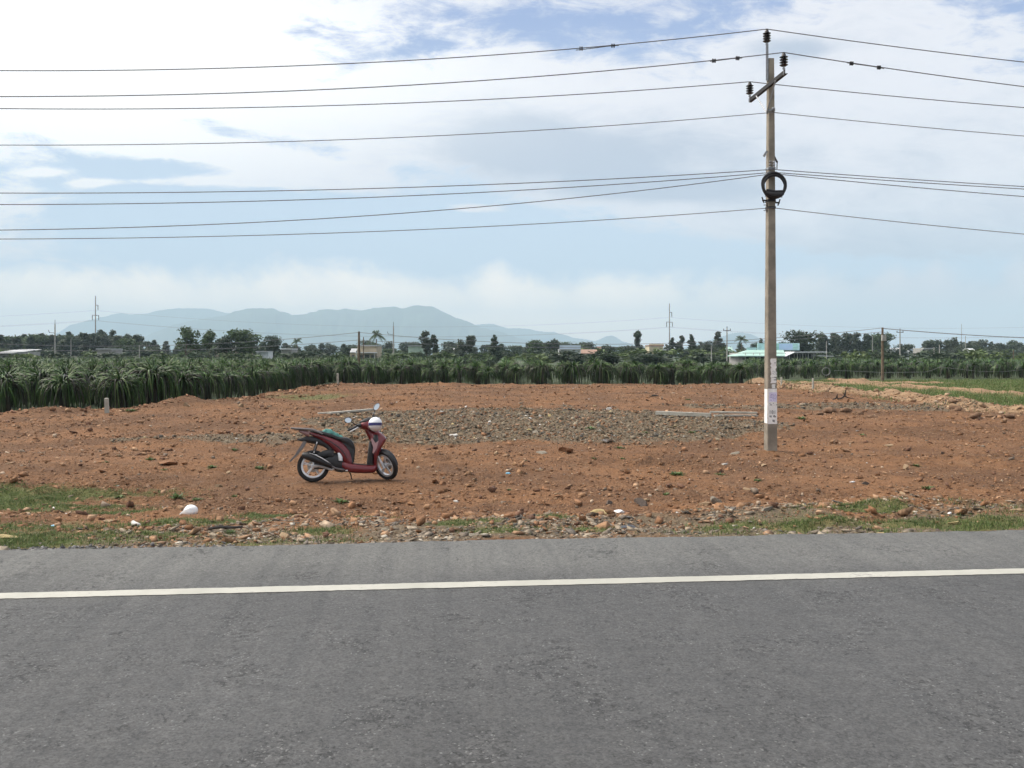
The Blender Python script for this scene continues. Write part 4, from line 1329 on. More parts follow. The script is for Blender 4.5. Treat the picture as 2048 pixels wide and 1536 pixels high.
# sculpted crease along the flank
part("side_trim", MB().tube([(cx(a), -w_ - .003, cz(b, a)) for a, b, w_ in ((560, 612, .088), (700, 652, .128), (820, 706, .148), (920, 775, .156), (990, 850, .152), (1030, 925, .142))], [.004, .006, .008, .009, .008, .004], 6), BLK)
part("floorboard", MB().sweep(sx([(960, 962, 1040, .12), (1020, 975, 1095, .165), (1090, 988, 1117, .185), (1200, 998, 1120, .195), (1300, 1003, 1117, .195), (1380, 1000, 1108, .18), (1428, 975, 1070, .14)]), 22, .45), RED)
part("floor_mat", MB().sweep(sx([(1080, 976, 986, .12), (1150, 988, 999, .155), (1300, 994, 1005, .155), (1380, 985, 998, .13)]), 14, .5), BLK)
part("leg_shield", MB().sweep(sz([(1040, 1385, 1425, .13), (960, 1378, 1432, .175), (860, 1372, 1452, .195), (770, 1362, 1490, .20), (700, 1348, 1530, .195), (640, 1338, 1556, .18), (590, 1328, 1520, .15), (550, 1315, 1470, .11), (515, 1300, 1430, .075)]), 24, .6, 'z'), RED)
part("inner_panel", MB().sweep(sz([(1000, 1290, 1388, .150), (900, 1300, 1382, .172), (800, 1310, 1376, .178), (730, 1318, 1366, .165), (680, 1322, 1352, .13)]), 20, .5, 'z'), BLK)
part("front_grille", MB().sweep(sz([(690, 1370, 1462, .202), (640, 1352, 1470, .192), (585, 1360, 1460, .156)]), 16, .7, 'z'), BLK)
for sg in (-1, 1):
    b = MB(); b.prism([(cx(1338), cz(645, 1338)), (cx(1366), cz(640, 1366)), (cx(1402), cz(700, 1400)), (cx(1446), cz(668, 1440)), (cx(1420), cz(770, 1410)), (cx(1380), cz(845, 1380)), (cx(1364), cz(835, 1364)), (cx(1372), cz(760, 1370))], 0.196 * sg, 0.207 * sg)
    part("painted_highlight", b, LENS_HIGHLIGHT, smooth=False)  # pinkish panel that paints the highlight strip of the apron
part("seat", MB().sweep(sx([(540, 560, 588, .07), (620, 556, 606, .115), (720, 566, 632, .135), (820, 592, 656, .142), (900, 622, 682, .142), (960, 632, 705, .140), (1030, 636, 745, .135), (1080, 662, 790, .12), (1115, 708, 830, .10), (1136, 770, 860, .07)]), 22, .6), SEATM)
part("seat_front_panel", MB().sweep(sz([(975, 1072, 1124, .115), (900, 1074, 1132, .112), (830, 1076, 1138, .105), (775, 1070, 1138, .098)]), 18, .6, 'z'), BLK)
part("storage_box", MB().sweep(sx([(880, 655, 930, .11), (960, 660, 985, .118), (1040, 665, 1010, .118), (1085, 700, 1012, .11), (1108, 760, 1012, .10)]), 18, .5), BLK)
# carrier rail behind the seat
b = MB()
for sg in (-1, 1):
    b.tube([(cx(712), sg * .145, cz(606, 712)), (cx(650), sg * .15, cz(580, 650)), (cx(590), sg * .145, cz(556, 590)), (cx(520), sg * .135, cz(548, 520)), (cx(400), sg * .115, cz(546, 400)), (cx(306), sg * .085, cz(541, 306))], [.012, .018, .021, .02, .018, .014], 8)
b.tube([(cx(306), .085, cz(541, 306)), (cx(296), 0, cz(540, 300)), (cx(306), -.085, cz(541, 306))], .015, 8)
b.box((cx(430), 0, cz(552, 430)), (.22, .19, .02)); b.tube([(cx(520), .13, cz(552, 520)), (cx(520), -.13, cz(552, 520))], .012, 6)
part("grab_rail", b, GREYP)
part("tail_light", MB().sweep(sx([(395, 562, 590, .05), (435, 562, 612, .08), (490, 566, 640, .10), (535, 572, 655, .104)]), 16, .6), LENSR)
part("rear_fender", MB().sweep(sx([(376, 684, 700, .04), (430, 668, 712, .07), (500, 640, 728, .085), (580, 640, 740, .095), (680, 668, 760, .10), (760, 712, 800, .10), (830, 770, 860, .10)]), 16, .6), BLK)
b = MB(); b.prism([(cx(470), cz(690, 470)), (cx(512), cz(690, 512)), (cx(470), cz(780, 470)), (cx(400), cz(880, 400)), (cx(290), cz(1000, 290)), (cx(274), cz(994, 274)), (cx(352), cz(900, 352)), (cx(420), cz(780, 420))], -.075, .075)
part("mudguard_flap", b, GREYP, smooth=False)


def wheel(cxm, M, name):
    """tyre + five-spoke rim, axle along y"""
    q = Matrix.Translation((cxm, 0, .277)) @ Matrix.Rotation(math.pi / 2, 4, 'X')
    t = MB(); prof = []
    for k in range(17):
        a = 2 * math.pi * k / 17
        prof.append((.2365 + .0425 * math.cos(a) * (1 if math.cos(a) > 0 else .8), .047 * math.sin(a)))
    t.lathe(prof, 44, M @ q, closed=True)
    to = part(name, t, TYRE)
    r = MB(); r.lathe([(.203, -.032), (.209, -.030), (.203, -.022), (.186, -.018), (.186, .018), (.203, .022), (.209, .030), (.203, .032), (.178, .024), (.178, -.024)], 44, M @ q, closed=True)
    r.lathe([(.0, -.04), (.035, -.04), (.042, -.03), (.042, .03), (.035, .04), (0, .04)], 18, M @ q)
    for k in range(5):
        for e in (-.11, .11):
            a = 2 * math.pi * k / 5 + .3
            p0 = Vector((.035 * math.cos(a + e), .035 * math.sin(a + e), 0)); p1 = Vector((.184 * math.cos(a + e * .75), .184 * math.sin(a + e * .75), 0))
            r.tube([M @ q @ p0, M @ q @ p1], [.013, .009], 6)
    part("rim", r, ALU, to)
    d = MB(); d.lathe([(.055, -.052), (.105, -.052), (.105, -.048), (.055, -.048)], 28, M @ q, closed=True)
    for k in range(5):
        a = 2 * math.pi * k / 5; d.tube([M @ q @ Vector((.03 * math.cos(a), .03 * math.sin(a), -.05)), M @ q @ Vector((.06 * math.cos(a), .06 * math.sin(a), -.05))], .006, 5)
    part("brake_disc", d, GOLD, to)
    return to


I4 = Matrix.Identity(4)
wheel(0.0, I4, "rear_wheel")
# steering: turned hard to the right about the raked head
RAKE = math.radians(26)
AX = Vector((-math.sin(RAKE), 0, math.cos(RAKE))); QP = Vector((1.36, 0, 0))
ST = Matrix.Translation(QP) @ Matrix.Rotation(math.radians(-52), 4, AX) @ Matrix.Translation(-QP)
wheel(1.27, ST, "front_wheel")
for sg in (-1, 1):
    a0 = Vector((1.27, sg * .078, .277)); d = AX
    f = MB(); f.tube([ST @ (a0 - d * .03 + Vector((.02, 0, 0))), ST @ (a0 + d * .10 + Vector((.02, 0, 0))), ST @ (a0 + d * .28 + Vector((.012, 0, 0)))], [.020, .023, .022], 10); f.tube([ST @ (a0 + d * .26 + Vector((.012, 0, 0))), ST @ (a0 + d * .46)], .016, 10)
    part("fork_leg", f, ALU)
f = MB(); R = []
for k in range(13):
    a = math.radians(8 + k * 11.5); r0 = .296
    c = Vector((1.27 + r0 * math.cos(a), 0, .277 + r0 * math.sin(a))); o_ = Vector((math.cos(a), 0, math.sin(a)))
    wd = .062 * (0.65 + .35 * math.sin(math.pi * k / 12))
    R.append([ST @ (c + Vector((0, y, 0)) - o_ * dd) for y, dd in ((-wd, .045), (-wd, .02), (-wd * .6, 0), (wd * .6, 0), (wd, .02), (wd, .045), (wd * .9, .048), (wd * .55, .008), (-wd * .55, .008), (-wd * .9, .048))])
f.rings(R); part("front_fender", f, BLK)
# handlebar cowl, bars, levers, mirrors
hz = 1.02
part("handlebar_cowl", MB().sweep([(.83, .925, 1.045, .075), (.885, .93, 1.075, .12), (.95, .935, 1.10, .135), (1.01, .93, 1.085, .125), (1.055, .94, 1.05, .09), (1.075, .96, 1.02, .05)], 20, .7, M=ST), RED)
part("dashboard", MB().sweep([(.845, 1.03, 1.075, .08), (.90, 1.06, 1.105, .11), (.96, 1.075, 1.122, .105), (1.0, 1.07, 1.105, .07)], 16, .7, M=ST), BLK)
part("headlight", MB().sweep([(1.04, .945, 1.045, .095), (1.075, .955, 1.035, .08), (1.09, .975, 1.015, .045)], 16, .75, M=ST), LENS_HIGHLIGHT)
part("steering_neck", MB().sweep([(.74, .985, 1.075, .055), (.86, .93, 1.03, .062), (.95, .90, .99, .06)], 14, .8, 'z', M=ST), RED)
for sg in (-1, 1):
    h = MB(); h.tube([ST @ Vector(p) for p in ((.925, sg * .10, 1.03), (.915, sg * .17, 1.04), (.885, sg * .25, 1.025))], [.036, .034, .026], 10); part("switch_housing", h, BLK)
    h = MB(); h.tube([ST @ Vector(p) for p in ((.887, sg * .245, 1.026), (.862, sg * .31, 1.018), (.842, sg * .365, 1.012))], [.018, .019, .018], 10); part("grip", h, BLK)
    h = MB(); h.tube([ST @ Vector(p) for p in ((.945, sg * .21, 1.028), (.935, sg * .29, 1.018), (.905, sg * .375, 1.0))], [.011, .010, .009], 6); part("brake_lever", h, ALU)
    s_ = [(.93, sg * .17, 1.06), (.94, sg * .20, 1.12), (.95, sg * .245, 1.195)] if sg > 0 else [(.925, -.19, 1.05), (.93, -.27, 1.11), (.945, -.36, 1.19)]
    h = MB(); h.tube([ST @ Vector(p) for p in s_], [.012, .009, .008], 7); mo = part("mirror_stem", h, BLK)
    # oval mirror head, glass turned down and back
    c = Vector((.955, .285, 1.25)) if sg > 0 else Vector((.945, -.42, 1.235)); tilt = Matrix.Rotation(.35 if sg > 0 else -.30, 4, 'X')
    h = MB(); h.lathe([(0, -.022), (.6, -.018), (.95, -.006), (1.0, .004), (.97, .010), (0, .010)], 24, ST @ Matrix.Translation(c) @ tilt @ Matrix.Rotation(math.radians(78), 4, 'Y') @ Matrix.Diagonal((.048, .078, 1, 1)))
    ho_ = part("mirror", h, CHR if sg < 0 else CHR)
    h = MB(); h.tube([ST @ Matrix.Translation(c) @ tilt @ Vector((0.003 * math.sin(t), .078 * math.cos(t), .048 * math.sin(t))) for t in np.linspace(0, 6.283, 25)[:-1]], .0055, 6, closed=True); part("mirror_rim", h, BLK, ho_)
# muffler, engine, shock, stand
def ax(a, b): return Vector((cx(a), 0, cz(b, a)))
mz = [(448, 893, .028), (470, 898, .056), (540, 918, .066), (640, 952, .066), (730, 985, .058), (790, 1010, .042), (835, 1040, .024)]
h = MB(); h.tube([ax(a, b) + Vector((0, -.185, 0)) for a, b, r in mz], [r for a, b, r in mz], 16, flat=1.0); part("muffler", h, BLK)
h = MB(); h.tube([ax(a, b) + Vector((0, y, 0)) for a, b, y in ((540, 868, -.215), (620, 890, -.232), (700, 930, -.236), (770, 972, -.23), (815, 998, -.215))], [.006, .016, .022, .02, .006], 10, flat=.45); part("heat_shield", h, ALU)
h = MB(); h.tube([ax(835, 1040) + Vector((0, -.185, 0)), ax(880, 1062) + Vector((0, -.17, 0)), ax(950, 1075) + Vector((0, -.14, 0)), ax(1020, 1082) + Vector((0, -.10, 0))], .016, 8); part("exhaust_pipe", h, GREYP)
part("engine_case", MB().sweep(sx([(600, 985, 1085, .06), (700, 960, 1080, .09), (800, 880, 1085, .11), (880, 850, 1095, .125), (960, 900, 1105, .125), (1030, 1000, 1112, .11)]), 18, .6), BLK)
part("air_cleaner", MB().sweep(sx([(640, 870, 930, .05), (720, 830, 930, .10), (800, 800, 930, .12), (860, 800, 960, .12)]), 14, .6), BLK)
h = MB(); h.sweep([(cz(958, 945), cx(922), cx(975), .028), (cz(900, 945), cx(912), cx(968), .03), (cz(850, 945), cx(905), cx(938), .02)], 14, .7, 'z', M=Matrix.Translation((0, -.135, 0))); part("radiator_cover", h, ALU)
h = MB(); h.tube([ax(585, 1045) + Vector((0, -.085, 0)), ax(660, 1040) + Vector((0, -.10, 0)), ax(720, 1052) + Vector((0, -.10, 0)), ax(830, 1085) + Vector((0, -.11, 0)), ax(880, 1060) + Vector((0, -.12, 0))], [.03, .02, .018, .018, .014], 8); part("swing_arm", h, ALU)
h = MB(); A_, B_ = ax(640, 712) + Vector((0, -.125, 0)), ax(598, 862) + Vector((0, -.125, 0))
h.tube([A_, B_], .011, 8); part("shock_absorber", h, ALU)
h = MB(); d_ = (B_ - A_); h.tube([A_ + d_ * (.15 + .7 * t / 60) + Vector((.026 * math.cos(t * .75), .026 * math.sin(t * .75), 0)) for t in range(61)], .006, 5); part("shock_spring", h, DSTEEL)
h = MB(); h.tube([(cx(1060), .10, cz(1100, 1060)), (cx(1085), .16, cz(1150, 1085)), (cx(1093), .235, .032)], [.013, .011, .010], 7); h.box((cx(1096), .24, .030), (.05, .03, .010)); part("side_stand", h, DSTEEL)
h = MB(); h.tube([(cx(880), -.10, cz(1095, 880)), (cx(960), -.12, cz(1108, 960)), (cx(1035), -.12, cz(1080, 1035))], .012, 7); part("center_stand", h, DSTEEL)
h = MB(); h.tube([(cx(1015), -.17, cz(1088, 1015)), (cx(1035), -.20, cz(1085, 1035))], .012, 7); part("footpeg", h, ALU)

# ------------------------------------------------------------------ what hangs on and lies on the scooter
HW = mat("helmet_white", (0.74, 0.74, 0.76), 0.28, 0.03, 4, coat=0.4)
NAVY = mat("helmet_navy", (0.028, 0.026, 0.13), 0.3, 0.05, 4, coat=0.4)
hc = SM @ Vector((cx(1400), -.20, cz(440, 1400)))
hel = thing("helmet", "white open-face helmet with a navy stripe hanging at the scooter's handlebar", "helmet", hc)
hd = Vector((0.10, -1, .12)).normalized()      # the dome faces the road
HMx = hd.to_track_quat('Z', 'Y').to_matrix().to_4x4()
RX = .122
dome, band = MB(), MB()
prof = [(RX * math.sin(t), RX * 1.05 * math.cos(t)) for t in np.linspace(0.02, 1.85, 16)]
dome.lathe(prof + [(RX * .90, RX * -.28), (RX * .88, RX * .1), (0.001, RX * .85)], 32, HMx)
part("shell", dome, HW, hel)
upv = Vector((0, 0, 1)); rt = hd.cross(upv).normalized(); up2 = rt.cross(hd).normalized()
R = []
for q in np.linspace(-1.30, 1.30, 23):
    ring = []
    for e, lift in ((-.025, .0012), (-.025, .003), (.025, .003), (.025, .0012)):
        el = e / RX - .05
        v_ = hd * (math.cos(q) * math.cos(el) * 1.05) + rt * (math.sin(q) * math.cos(el)) + up2 * math.sin(el)
        ring.append(v_ * (RX + lift))
    R.append(ring)
band.rings(R); part("stripe", band, NAVY, hel)
b = MB(); b.tube([up2 * .05 + rt * .09 - hd * .02, up2 * .14 + rt * .03 - hd * .05, up2 * .15 - rt * .02 - hd * .08], .006, 5); part("strap", b, BLK, hel)
b = MB(); R = []
for q in np.linspace(-1.1, 1.1, 15):
    c = rt * (RX * math.sin(q)) - up2 * (RX * math.cos(q)) * .98 - hd * .02
    R.append([c, c - up2 * .012 * math.cos(q) - hd * .06, c - up2 * .016 * math.cos(q) - hd * .06, c - up2 * .006])
b.rings(R); part("brim", b, HW, hel)

TEAL = mat("teal_cloth", (0.085, 0.25, 0.225), 0.85, 0.25, 30, bump=0.3)
n = 30; V = []
a0, a1 = cx(716), cx(955)
for i in range(n):
    for j in range(n):
        u, v_ = i / (n - 1), j / (n - 1)
        x = a0 + (a1 - a0) * u + .03 * math.sin(5 * v_); y = -.115 + .23 * v_ * (0.75 + .25 * math.cos(4 * u))
        base = cz(568 + (u ** 1.1) * 66, 720 + 235 * u)
        lift = .055 * math.sin(math.pi * min(1, u * .9 + .18)) * (0.6 + .4 * math.sin(3 * u + 9 * v_)) + .014 * math.sin(17 * u + 11 * v_) + .008 * math.sin(31 * v_ - 13 * u)
        edge = min(u, v_, 1 - u, 1 - v_) * 8
        V.append((x, y, base + .006 + max(lift, 0) * min(1, edge + .25) - .02 * (abs(v_ - .5) > .44)))
V = np.array(V); V2 = V - np.array([0, 0, .010])
idx = np.arange(n * n).reshape(n, n)
q1 = np.stack([idx[:-1, :-1], idx[1:, :-1], idx[1:, 1:], idx[:-1, 1:]], -1).reshape(-1, 4)
bd = np.concatenate([idx[0, :], idx[1:, -1], idx[-1, -2::-1], idx[-2:0:-1, 0]]); nb = np.roll(bd, -1)
side_ = np.stack([bd, nb, nb + n * n, bd + n * n], 1)
VV = np.concatenate([V, V2]); VV = np.array([tuple(SM @ Vector(p)) for p in VV])
obj("folded_cloth", npmesh("folded_cloth", VV, [q1, q1[:, ::-1] + n * n, side_], TEAL, smooth=True), label="crumpled teal cloth lying on the scooter's seat", cat="cloth")

# ------------------------------------------------------------------ houses and sheds beyond the fields
WALLS = {k: mat("wall_" + k, c, 0.85, 0.14, 0.8) for k, c in
         (('white', (0.62, 0.64, 0.66)), ('cream', (0.52, 0.46, 0.33)), ('tan', (0.46, 0.38, 0.27)), ('grey', (0.30, 0.29, 0.28)), ('green', (0.40, 0.50, 0.40)), ('brown', (0.30, 0.24, 0.19)), ('teal', (0.40, 0.60, 0.62)))}
ROOFS = {k: mat("roof_" + k, c, 0.55, 0.10, 0.5) for k, c in
         (('white', (0.70, 0.72, 0.74)), ('grey', (0.36, 0.37, 0.38)), ('mint', (0.33, 0.49, 0.43)), ('tile', (0.28, 0.17, 0.12)), ('blue', (0.50, 0.58, 0.68)))}
VOID = mat("dark_opening", (0.02, 0.022, 0.025), 0.6, 0.1)
FRM = mat("opening_frame", (0.50, 0.50, 0.48), 0.7, 0.1)


def house(px0, px1, ytop, Y, label, wall='white', roof='white', kind='flat', openings=(), depth=7.0, rot=0.0, parapet=0.0, name="house", cat="house"):
    x0, x1 = (px0 - 1024) / F * Y, (px1 - 1024) / F * Y
    Wd = x1 - x0; Hh = CZ + (HY - ytop) / F * Y
    o = thing(name, label, cat, ((x0 + x1) / 2, Y, 0), (0, 0, rot))
    wallh = Hh - (0.25 if kind == 'flat' else (Hh * .28 if kind == 'gable' else Hh * .16))
    b = MB(); b.box((0, depth / 2, wallh / 2), (Wd * .96, depth, wallh)); b.build("wall", WALLS[wall], o)
    r = MB()
    if kind == 'flat':
        r.box((0, depth / 2 - .3, wallh + .125), (Wd, depth + .8, .25))
    elif kind == 'gable':
        hw, e = depth / 2 + .5, .12
        r.prism([(-hw, wallh), (0, Hh), (hw, wallh), (hw, wallh - e), (0, Hh - e), (-hw, wallh - e)], -Wd / 2, Wd / 2, Matrix.Translation((0, depth / 2, .02)) @ Matrix.Rotation(math.pi / 2, 4, 'Z'))
    else:
        r.prism([(-1.6, wallh - .3), (depth + .4, Hh), (depth + .4, Hh - .12), (-1.6, wallh - .42)], -Wd / 2, Wd / 2, Matrix.Rotation(math.pi / 2, 4, 'Z') @ Matrix.Rotation(0, 4, 'Z'))
    r.build("roof", ROOFS[roof], o)
    if parapet:
        p = MB(); p.box((0, -.5, Hh + parapet / 2 - .05), (Wd, .2, parapet)); p.build("parapet", ROOFS['blue'] if wall == 'white' else WALLS[wall], o)
    for (u, w_, z0, z1, what) in openings:
        xc = (u - .5) * Wd * .96
        if what == 'door':
            d = MB(); d.box((xc, -.03, (z0 + z1) / 2), (w_, .05, z1 - z0)); do = d.build("door", VOID, o)
            f = MB()
            for sx_ in (-1, 1): f.box((xc + sx_ * (w_ / 2 + .05), -.04, (z0 + z1) / 2), (.1, .08, z1 - z0))
            f.build("frame", FRM, do)
        else:
            d = MB(); d.box((xc, -.03, (z0 + z1) / 2), (w_, .05, z1 - z0)); do = d.build("window", VOID, o)
            f = MB(); f.box((xc, -.06, (z0 + z1) / 2), (.06, .03, z1 - z0)); f.box((xc, -.05, z0 - .06), (w_ + .2, .12, .1)); f.build("frame", FRM, do)
    return o, Wd, wallh


W_, D_ = 'window', 'door'
house(-12, 36, 698, 185, "low shed with a dull grey sheet roof at the left frame edge", 'grey', 'grey', 'shed', [(.5, 1.4, .9, 2.0, W_)], 9)
house(45, 58, 704, 190, "tiny white-roofed shelter right of the shed at the left frame edge", 'grey', 'white', 'shed', [(.5, .6, 0.2, 1.5, D_)], 3, name="shelter", cat="shelter")
house(194, 224, 697, 215, "small grey house with a flat roof just right of the left steel pole", 'grey', 'grey', 'flat', [(.25, .6, 1.3, 2.2, W_), (.55, .8, .5, 2.2, D_), (.8, .7, 1.3, 2.2, W_)], 6)
house(428, 492, 690, 230, "weathered pinkish house half hidden by the leafy tree clump", 'brown', 'grey', 'gable', [(.2, 1.0, 1.0, 2.4, W_), (.5, 1.0, .3, 2.5, D_), (.8, 1.0, 1.0, 2.4, W_)], 7)
house(513, 537, 702, 180, "little white hut with a worn flat roof below the dome-headed tree", 'white', 'grey', 'flat', [(.35, .55, .9, 2.1, W_)], 3.5, name="hut", cat="hut")
house(556, 584, 697, 225, "small white-roofed house partly behind the bushes, left of the short palm", 'grey', 'white', 'flat', [(.5, 1.2, 1.0, 2.3, W_)], 6)
o, wd, wh = house(714, 754, 690, 178, "tan-walled house with a white awning behind the thin wooden pole", 'tan', 'grey', 'flat', [(.2, .8, .6, 2.2, W_), (.5, .9, .4, 2.3, D_), (.82, .8, .6, 2.2, W_)], 7)
b = MB(); b.box((0, -1.0, 2.72), (wd * 1.05, 2.0, .14)); b.build("awning", ROOFS['white'], o)
for s_ in (-.45, .45):
    b = MB(); b.tube([(wd * s_, -1.9, 0), (wd * s_, -1.9, 2.65)], .08, 6); b.build("post", FRM, o)
house(816, 848, 691, 260, "pale green house half hidden by palms, left of the tufted tree pair", 'green', 'grey', 'flat', [(.3, .9, 1.2, 2.6, W_), (.7, .9, 1.2, 2.6, W_)], 7)
house(905, 932, 696, 280, "low white-roofed house behind the shaggy leaning tree", 'white', 'white', 'gable', [(.5, 1.0, 1.0, 2.4, W_)], 7)
o, wd, wh = house(1119, 1161, 698, 215, "white-fronted house with a tall blue-grey sheet parapet and columns", 'white', 'grey', 'flat', [(.2, 1.3, .3, 2.6, D_), (.5, 1.0, .8, 2.4, W_), (.82, .9, .8, 2.4, W_)], 8, parapet=1.0)
for s_ in (-.48, -.14, .18, .48):
    b = MB(); b.tube([(wd * s_, -.6, 0), (wd * s_, -.6, wh)], .13, 8); b.build("column", FRM, o)
house(1162, 1196, 699, 225, "low annex with a rusty brown roof joined right of the white-fronted house", 'brown', 'tile', 'gable', [(.25, .7, .8, 2.2, W_), (.6, .7, .8, 2.2, W_)], 6)
house(1196, 1213, 693, 300, "cream two-storey house among trees right of the rusty annex", 'cream', 'tile', 'gable', [(.5, 1.0, 3.0, 4.2, W_)], 6)
house(1298, 1327, 690, 240, "cream house with a rounded parapet left of the tall steel pole", 'cream', 'tile', 'flat', [(.25, .6, 1.4, 2.4, W_), (.6, .5, 1.4, 2.4, W_)], 7, parapet=.35)
house(1313, 1332, 699, 236, "small open lean-to with white columns against the cream house", 'white', 'white', 'flat', [(.5, 1.3, .2, 2.4, D_)], 3, name="lean_to", cat="lean-to")
house(1427, 1444, 696, 300, "small brown house behind the short pale post", 'tan', 'tile', 'gable', [(.5, 1.0, 1.0, 2.4, W_)], 6)
house(1455, 1467, 694, 260, "little mint-roofed shed right of the crossarm pole", 'white', 'mint', 'gable', [(.5, .7, .5, 2.0, D_)], 4, name="shed", cat="shed")
house(1787, 1818, 696, 330, "long white-roofed house behind the right crossarm pole", 'white', 'white', 'gable', [(.3, 1.2, .8, 2.4, W_), (.7, 1.2, .8, 2.4, W_)], 7)
house(1845, 1864, 696, 250, "unfinished grey brick house with dark openings behind the short white posts", 'grey', 'grey', 'flat', [(.2, .5, .8, 2.6, W_), (.5, .5, .8, 2.6, W_), (.8, .5, .8, 2.6, W_)], 6)
house(1937, 1953, 697, 300, "small white shed right of the round-headed tree", 'white', 'white', 'gable', [(.5, 1.2, .4, 2.0, D_)], 5, name="shed", cat="shed")
house(700, 712, 697, 260, "small pink house left of the thin wooden pole", 'tan', 'grey', 'gable', [(.5, .8, 1.0, 2.2, W_)], 5)

# the green-roofed building
Y = 172.0
K = Y / F


def gx(px): return (px - 1024) * K


def gz(py): return CZ + (HY - py) * K


gb = thing("green_roof_building", "wide low building with a mint green roof and teal sign wall behind the pole", "building", (gx(1565), Y, 0))
ox = gx(1565)
b = MB(); b.box((0, 7.5, 1.35), (gx(1640) - gx(1492), 11, 2.7)); b.build("wall", WALLS['grey'], gb)
for px in (1492, 1508, 1521, 1545, 1580, 1596, 1607, 1618, 1629):
    b = MB(); b.tube([(gx(px) - ox, .4, 0), (gx(px) - ox, .4, 2.75)], .09, 6); b.build("column", FRM, gb)
for px, w_ in ((1500, .9), (1515, .8), (1533, 1.0), (1588, 1.1), (1601, .9), (1612, .8), (1624, .9)):
    b = MB(); b.box((gx(px) - ox, 1.95, 1.3), (w_, .06, 2.2)); b.build("doorway", VOID, gb)
zl, zh = gz(711.5), gz(699.5)
mint, white = ROOFS['mint'], ROOFS['white']
b = MB(); e0, e1 = gx(1475) - ox, gx(1571) - ox; r0, r1 = gx(1510) - ox, gx(1584) - ox
vs = [(e0, -.4, zl), (e1, -.4, zl), (r1, 5.5, zh), (r0, 5.5, zh), (e0, -.4, zl - .15), (e1, -.4, zl - .15), (r1, 5.5, zh - .15), (r0, 5.5, zh - .15), (e0 + 1, 12, zl), (e1 + 1, 12, zl), (e0 + 1, 12, zl - .15), (e1 + 1, 12, zl - .15)]
b.add(vs, [(0, 1, 2, 3), (3, 2, 9, 8), (0, 3, 8), (4, 7, 6, 5), (0, 4, 5, 1), (1, 5, 6, 2), (2, 6, 11, 9), (7, 10, 11, 6), (0, 8, 10, 4)]); b.build("roof", mint, gb)
b = MB(); e2, e3 = gx(1584) - ox, gx(1650) - ox
b.prism([(e1 - .2, zl + .02), (gx(1586) - ox, gz(703.5)), (e3, gz(703.2)), (e3, gz(704.6)), (gx(1586) - ox, gz(705.2)), (e1 - .2, zl - .12)], -1.2, 5.2); b.build("porch_roof", white, gb)
b = MB(); b.prism([(gx(1631) - ox, gz(711)), (gx(1662) - ox, gz(712)), (gx(1662) - ox, gz(713)), (gx(1631) - ox, gz(712))], -1.5, 4); b.build("low_roof", white, gb)
b = MB(); b.box((gx(1519) - ox, 5.8, gz(697.5)), (gx(1530) - gx(1510), .3, gz(694.5) - gz(700.5))); b.build("parapet", WALLS['teal'], gb)
sw = MB(); sw.box((gx(1576) - ox, 6.2, gz(693)), (gx(1616) - gx(1529), .3, gz(685.8) - gz(700.5))); so = sw.build("sign_wall", WALLS['teal'], gb)
TB = mat("sign_blue", (0.36, 0.50, 0.68), 0.7, 0.06, 1)
GS = mat("green_strips", (0.26, 0.48, 0.40), 0.7, 0.06, 1)
b = MB(); b.box((gx(1591) - ox, 6.03, gz(693)), (gx(1605) - gx(1577), .05, gz(687) - gz(699.5))); b.build("sign_panel", TB, so)
for x0, x1 in ((1565.5, 1576.5), (1605.5, 1615.5)):
    b = MB()
    for k in range(4): b.box((gx((x0 + x1) / 2) - ox, 6.03, gz(688 + k * 3.2)), (gx(x1) - gx(x0), .04, .16))
    b.build("wall_strip", GS, so)

# ------------------------------------------------------------------ stones
BAGP = ground_at(380, 1038)


def clear(X, Y): return ~((np.abs(X - BAGP.x) < .42) & (Y > BAGP.y - 1.1) & (Y < BAGP.y + .35))


BV = np.array([(-1, -1, -1), (-1, -1, 1), (-1, 1, -1), (-1, 1, 1), (1, -1, -1), (1, -1, 1), (1, 1, -1), (1, 1, 1)], float)
BF = np.array([(0, 1, 3, 2), (4, 6, 7, 5), (0, 4, 5, 1), (2, 3, 7, 6), (0, 2, 6, 4), (1, 5, 7, 3)])


def stone_variants(n, g):
    """angular chips: eight-cornered blocks, sheared and unequally worn"""
    out = []
    for _ in range(n):
        v = BV * g.uniform(.35, 1.0, (8, 3))
        v[:, :2] += g.normal(0, .25, (1, 2)) * (v[:, 2:3])
        v *= np.array([g.uniform(.8, 1.35), g.uniform(.6, 1.0), g.uniform(.3, .75)])
        out.append(v)
    return np.array(out)


SV = stone_variants(60, rng)


def stone_cloud(X, Y, size, cols, sink=0.25, flat=1.0):
    n = len(X)
    k = rng.integers(0, len(SV), n); a = rng.uniform(0, 6.283, n); tx = rng.normal(0, .35, n); ty = rng.normal(0, .35, n)
    v = SV[k] * np.array([1, 1, flat])
    ca, sa = np.cos(a)[:, None], np.sin(a)[:, None]
    x = v[..., 0] * ca - v[..., 1] * sa; y = v[..., 0] * sa + v[..., 1] * ca
    z = v[..., 2] + x * tx[:, None] * .6 + y * ty[:, None] * .6
    z = z - z.min(1, keepdims=True) * (1 - sink)
    V = np.stack([x * size[:, None] + X[:, None], y * size[:, None] + Y[:, None], z * size[:, None] * 1.0 + H(X, Y)[:, None] - size[:, None] * sink * .6], -1)
    Fc = BF[None] + (np.arange(n) * 8)[:, None, None]
    C = np.repeat(cols, 8, 0)
    return V.reshape(-1, 3), Fc.reshape(-1, 4), C


def pick(pal, n, jit=.2):
    pal = np.array(pal); w_ = pal[:, 3] / pal[:, 3].sum()
    c = pal[rng.choice(len(pal), n, p=w_), :3]
    return c * rng.uniform(1 - jit, 1 + jit, (n, 1))


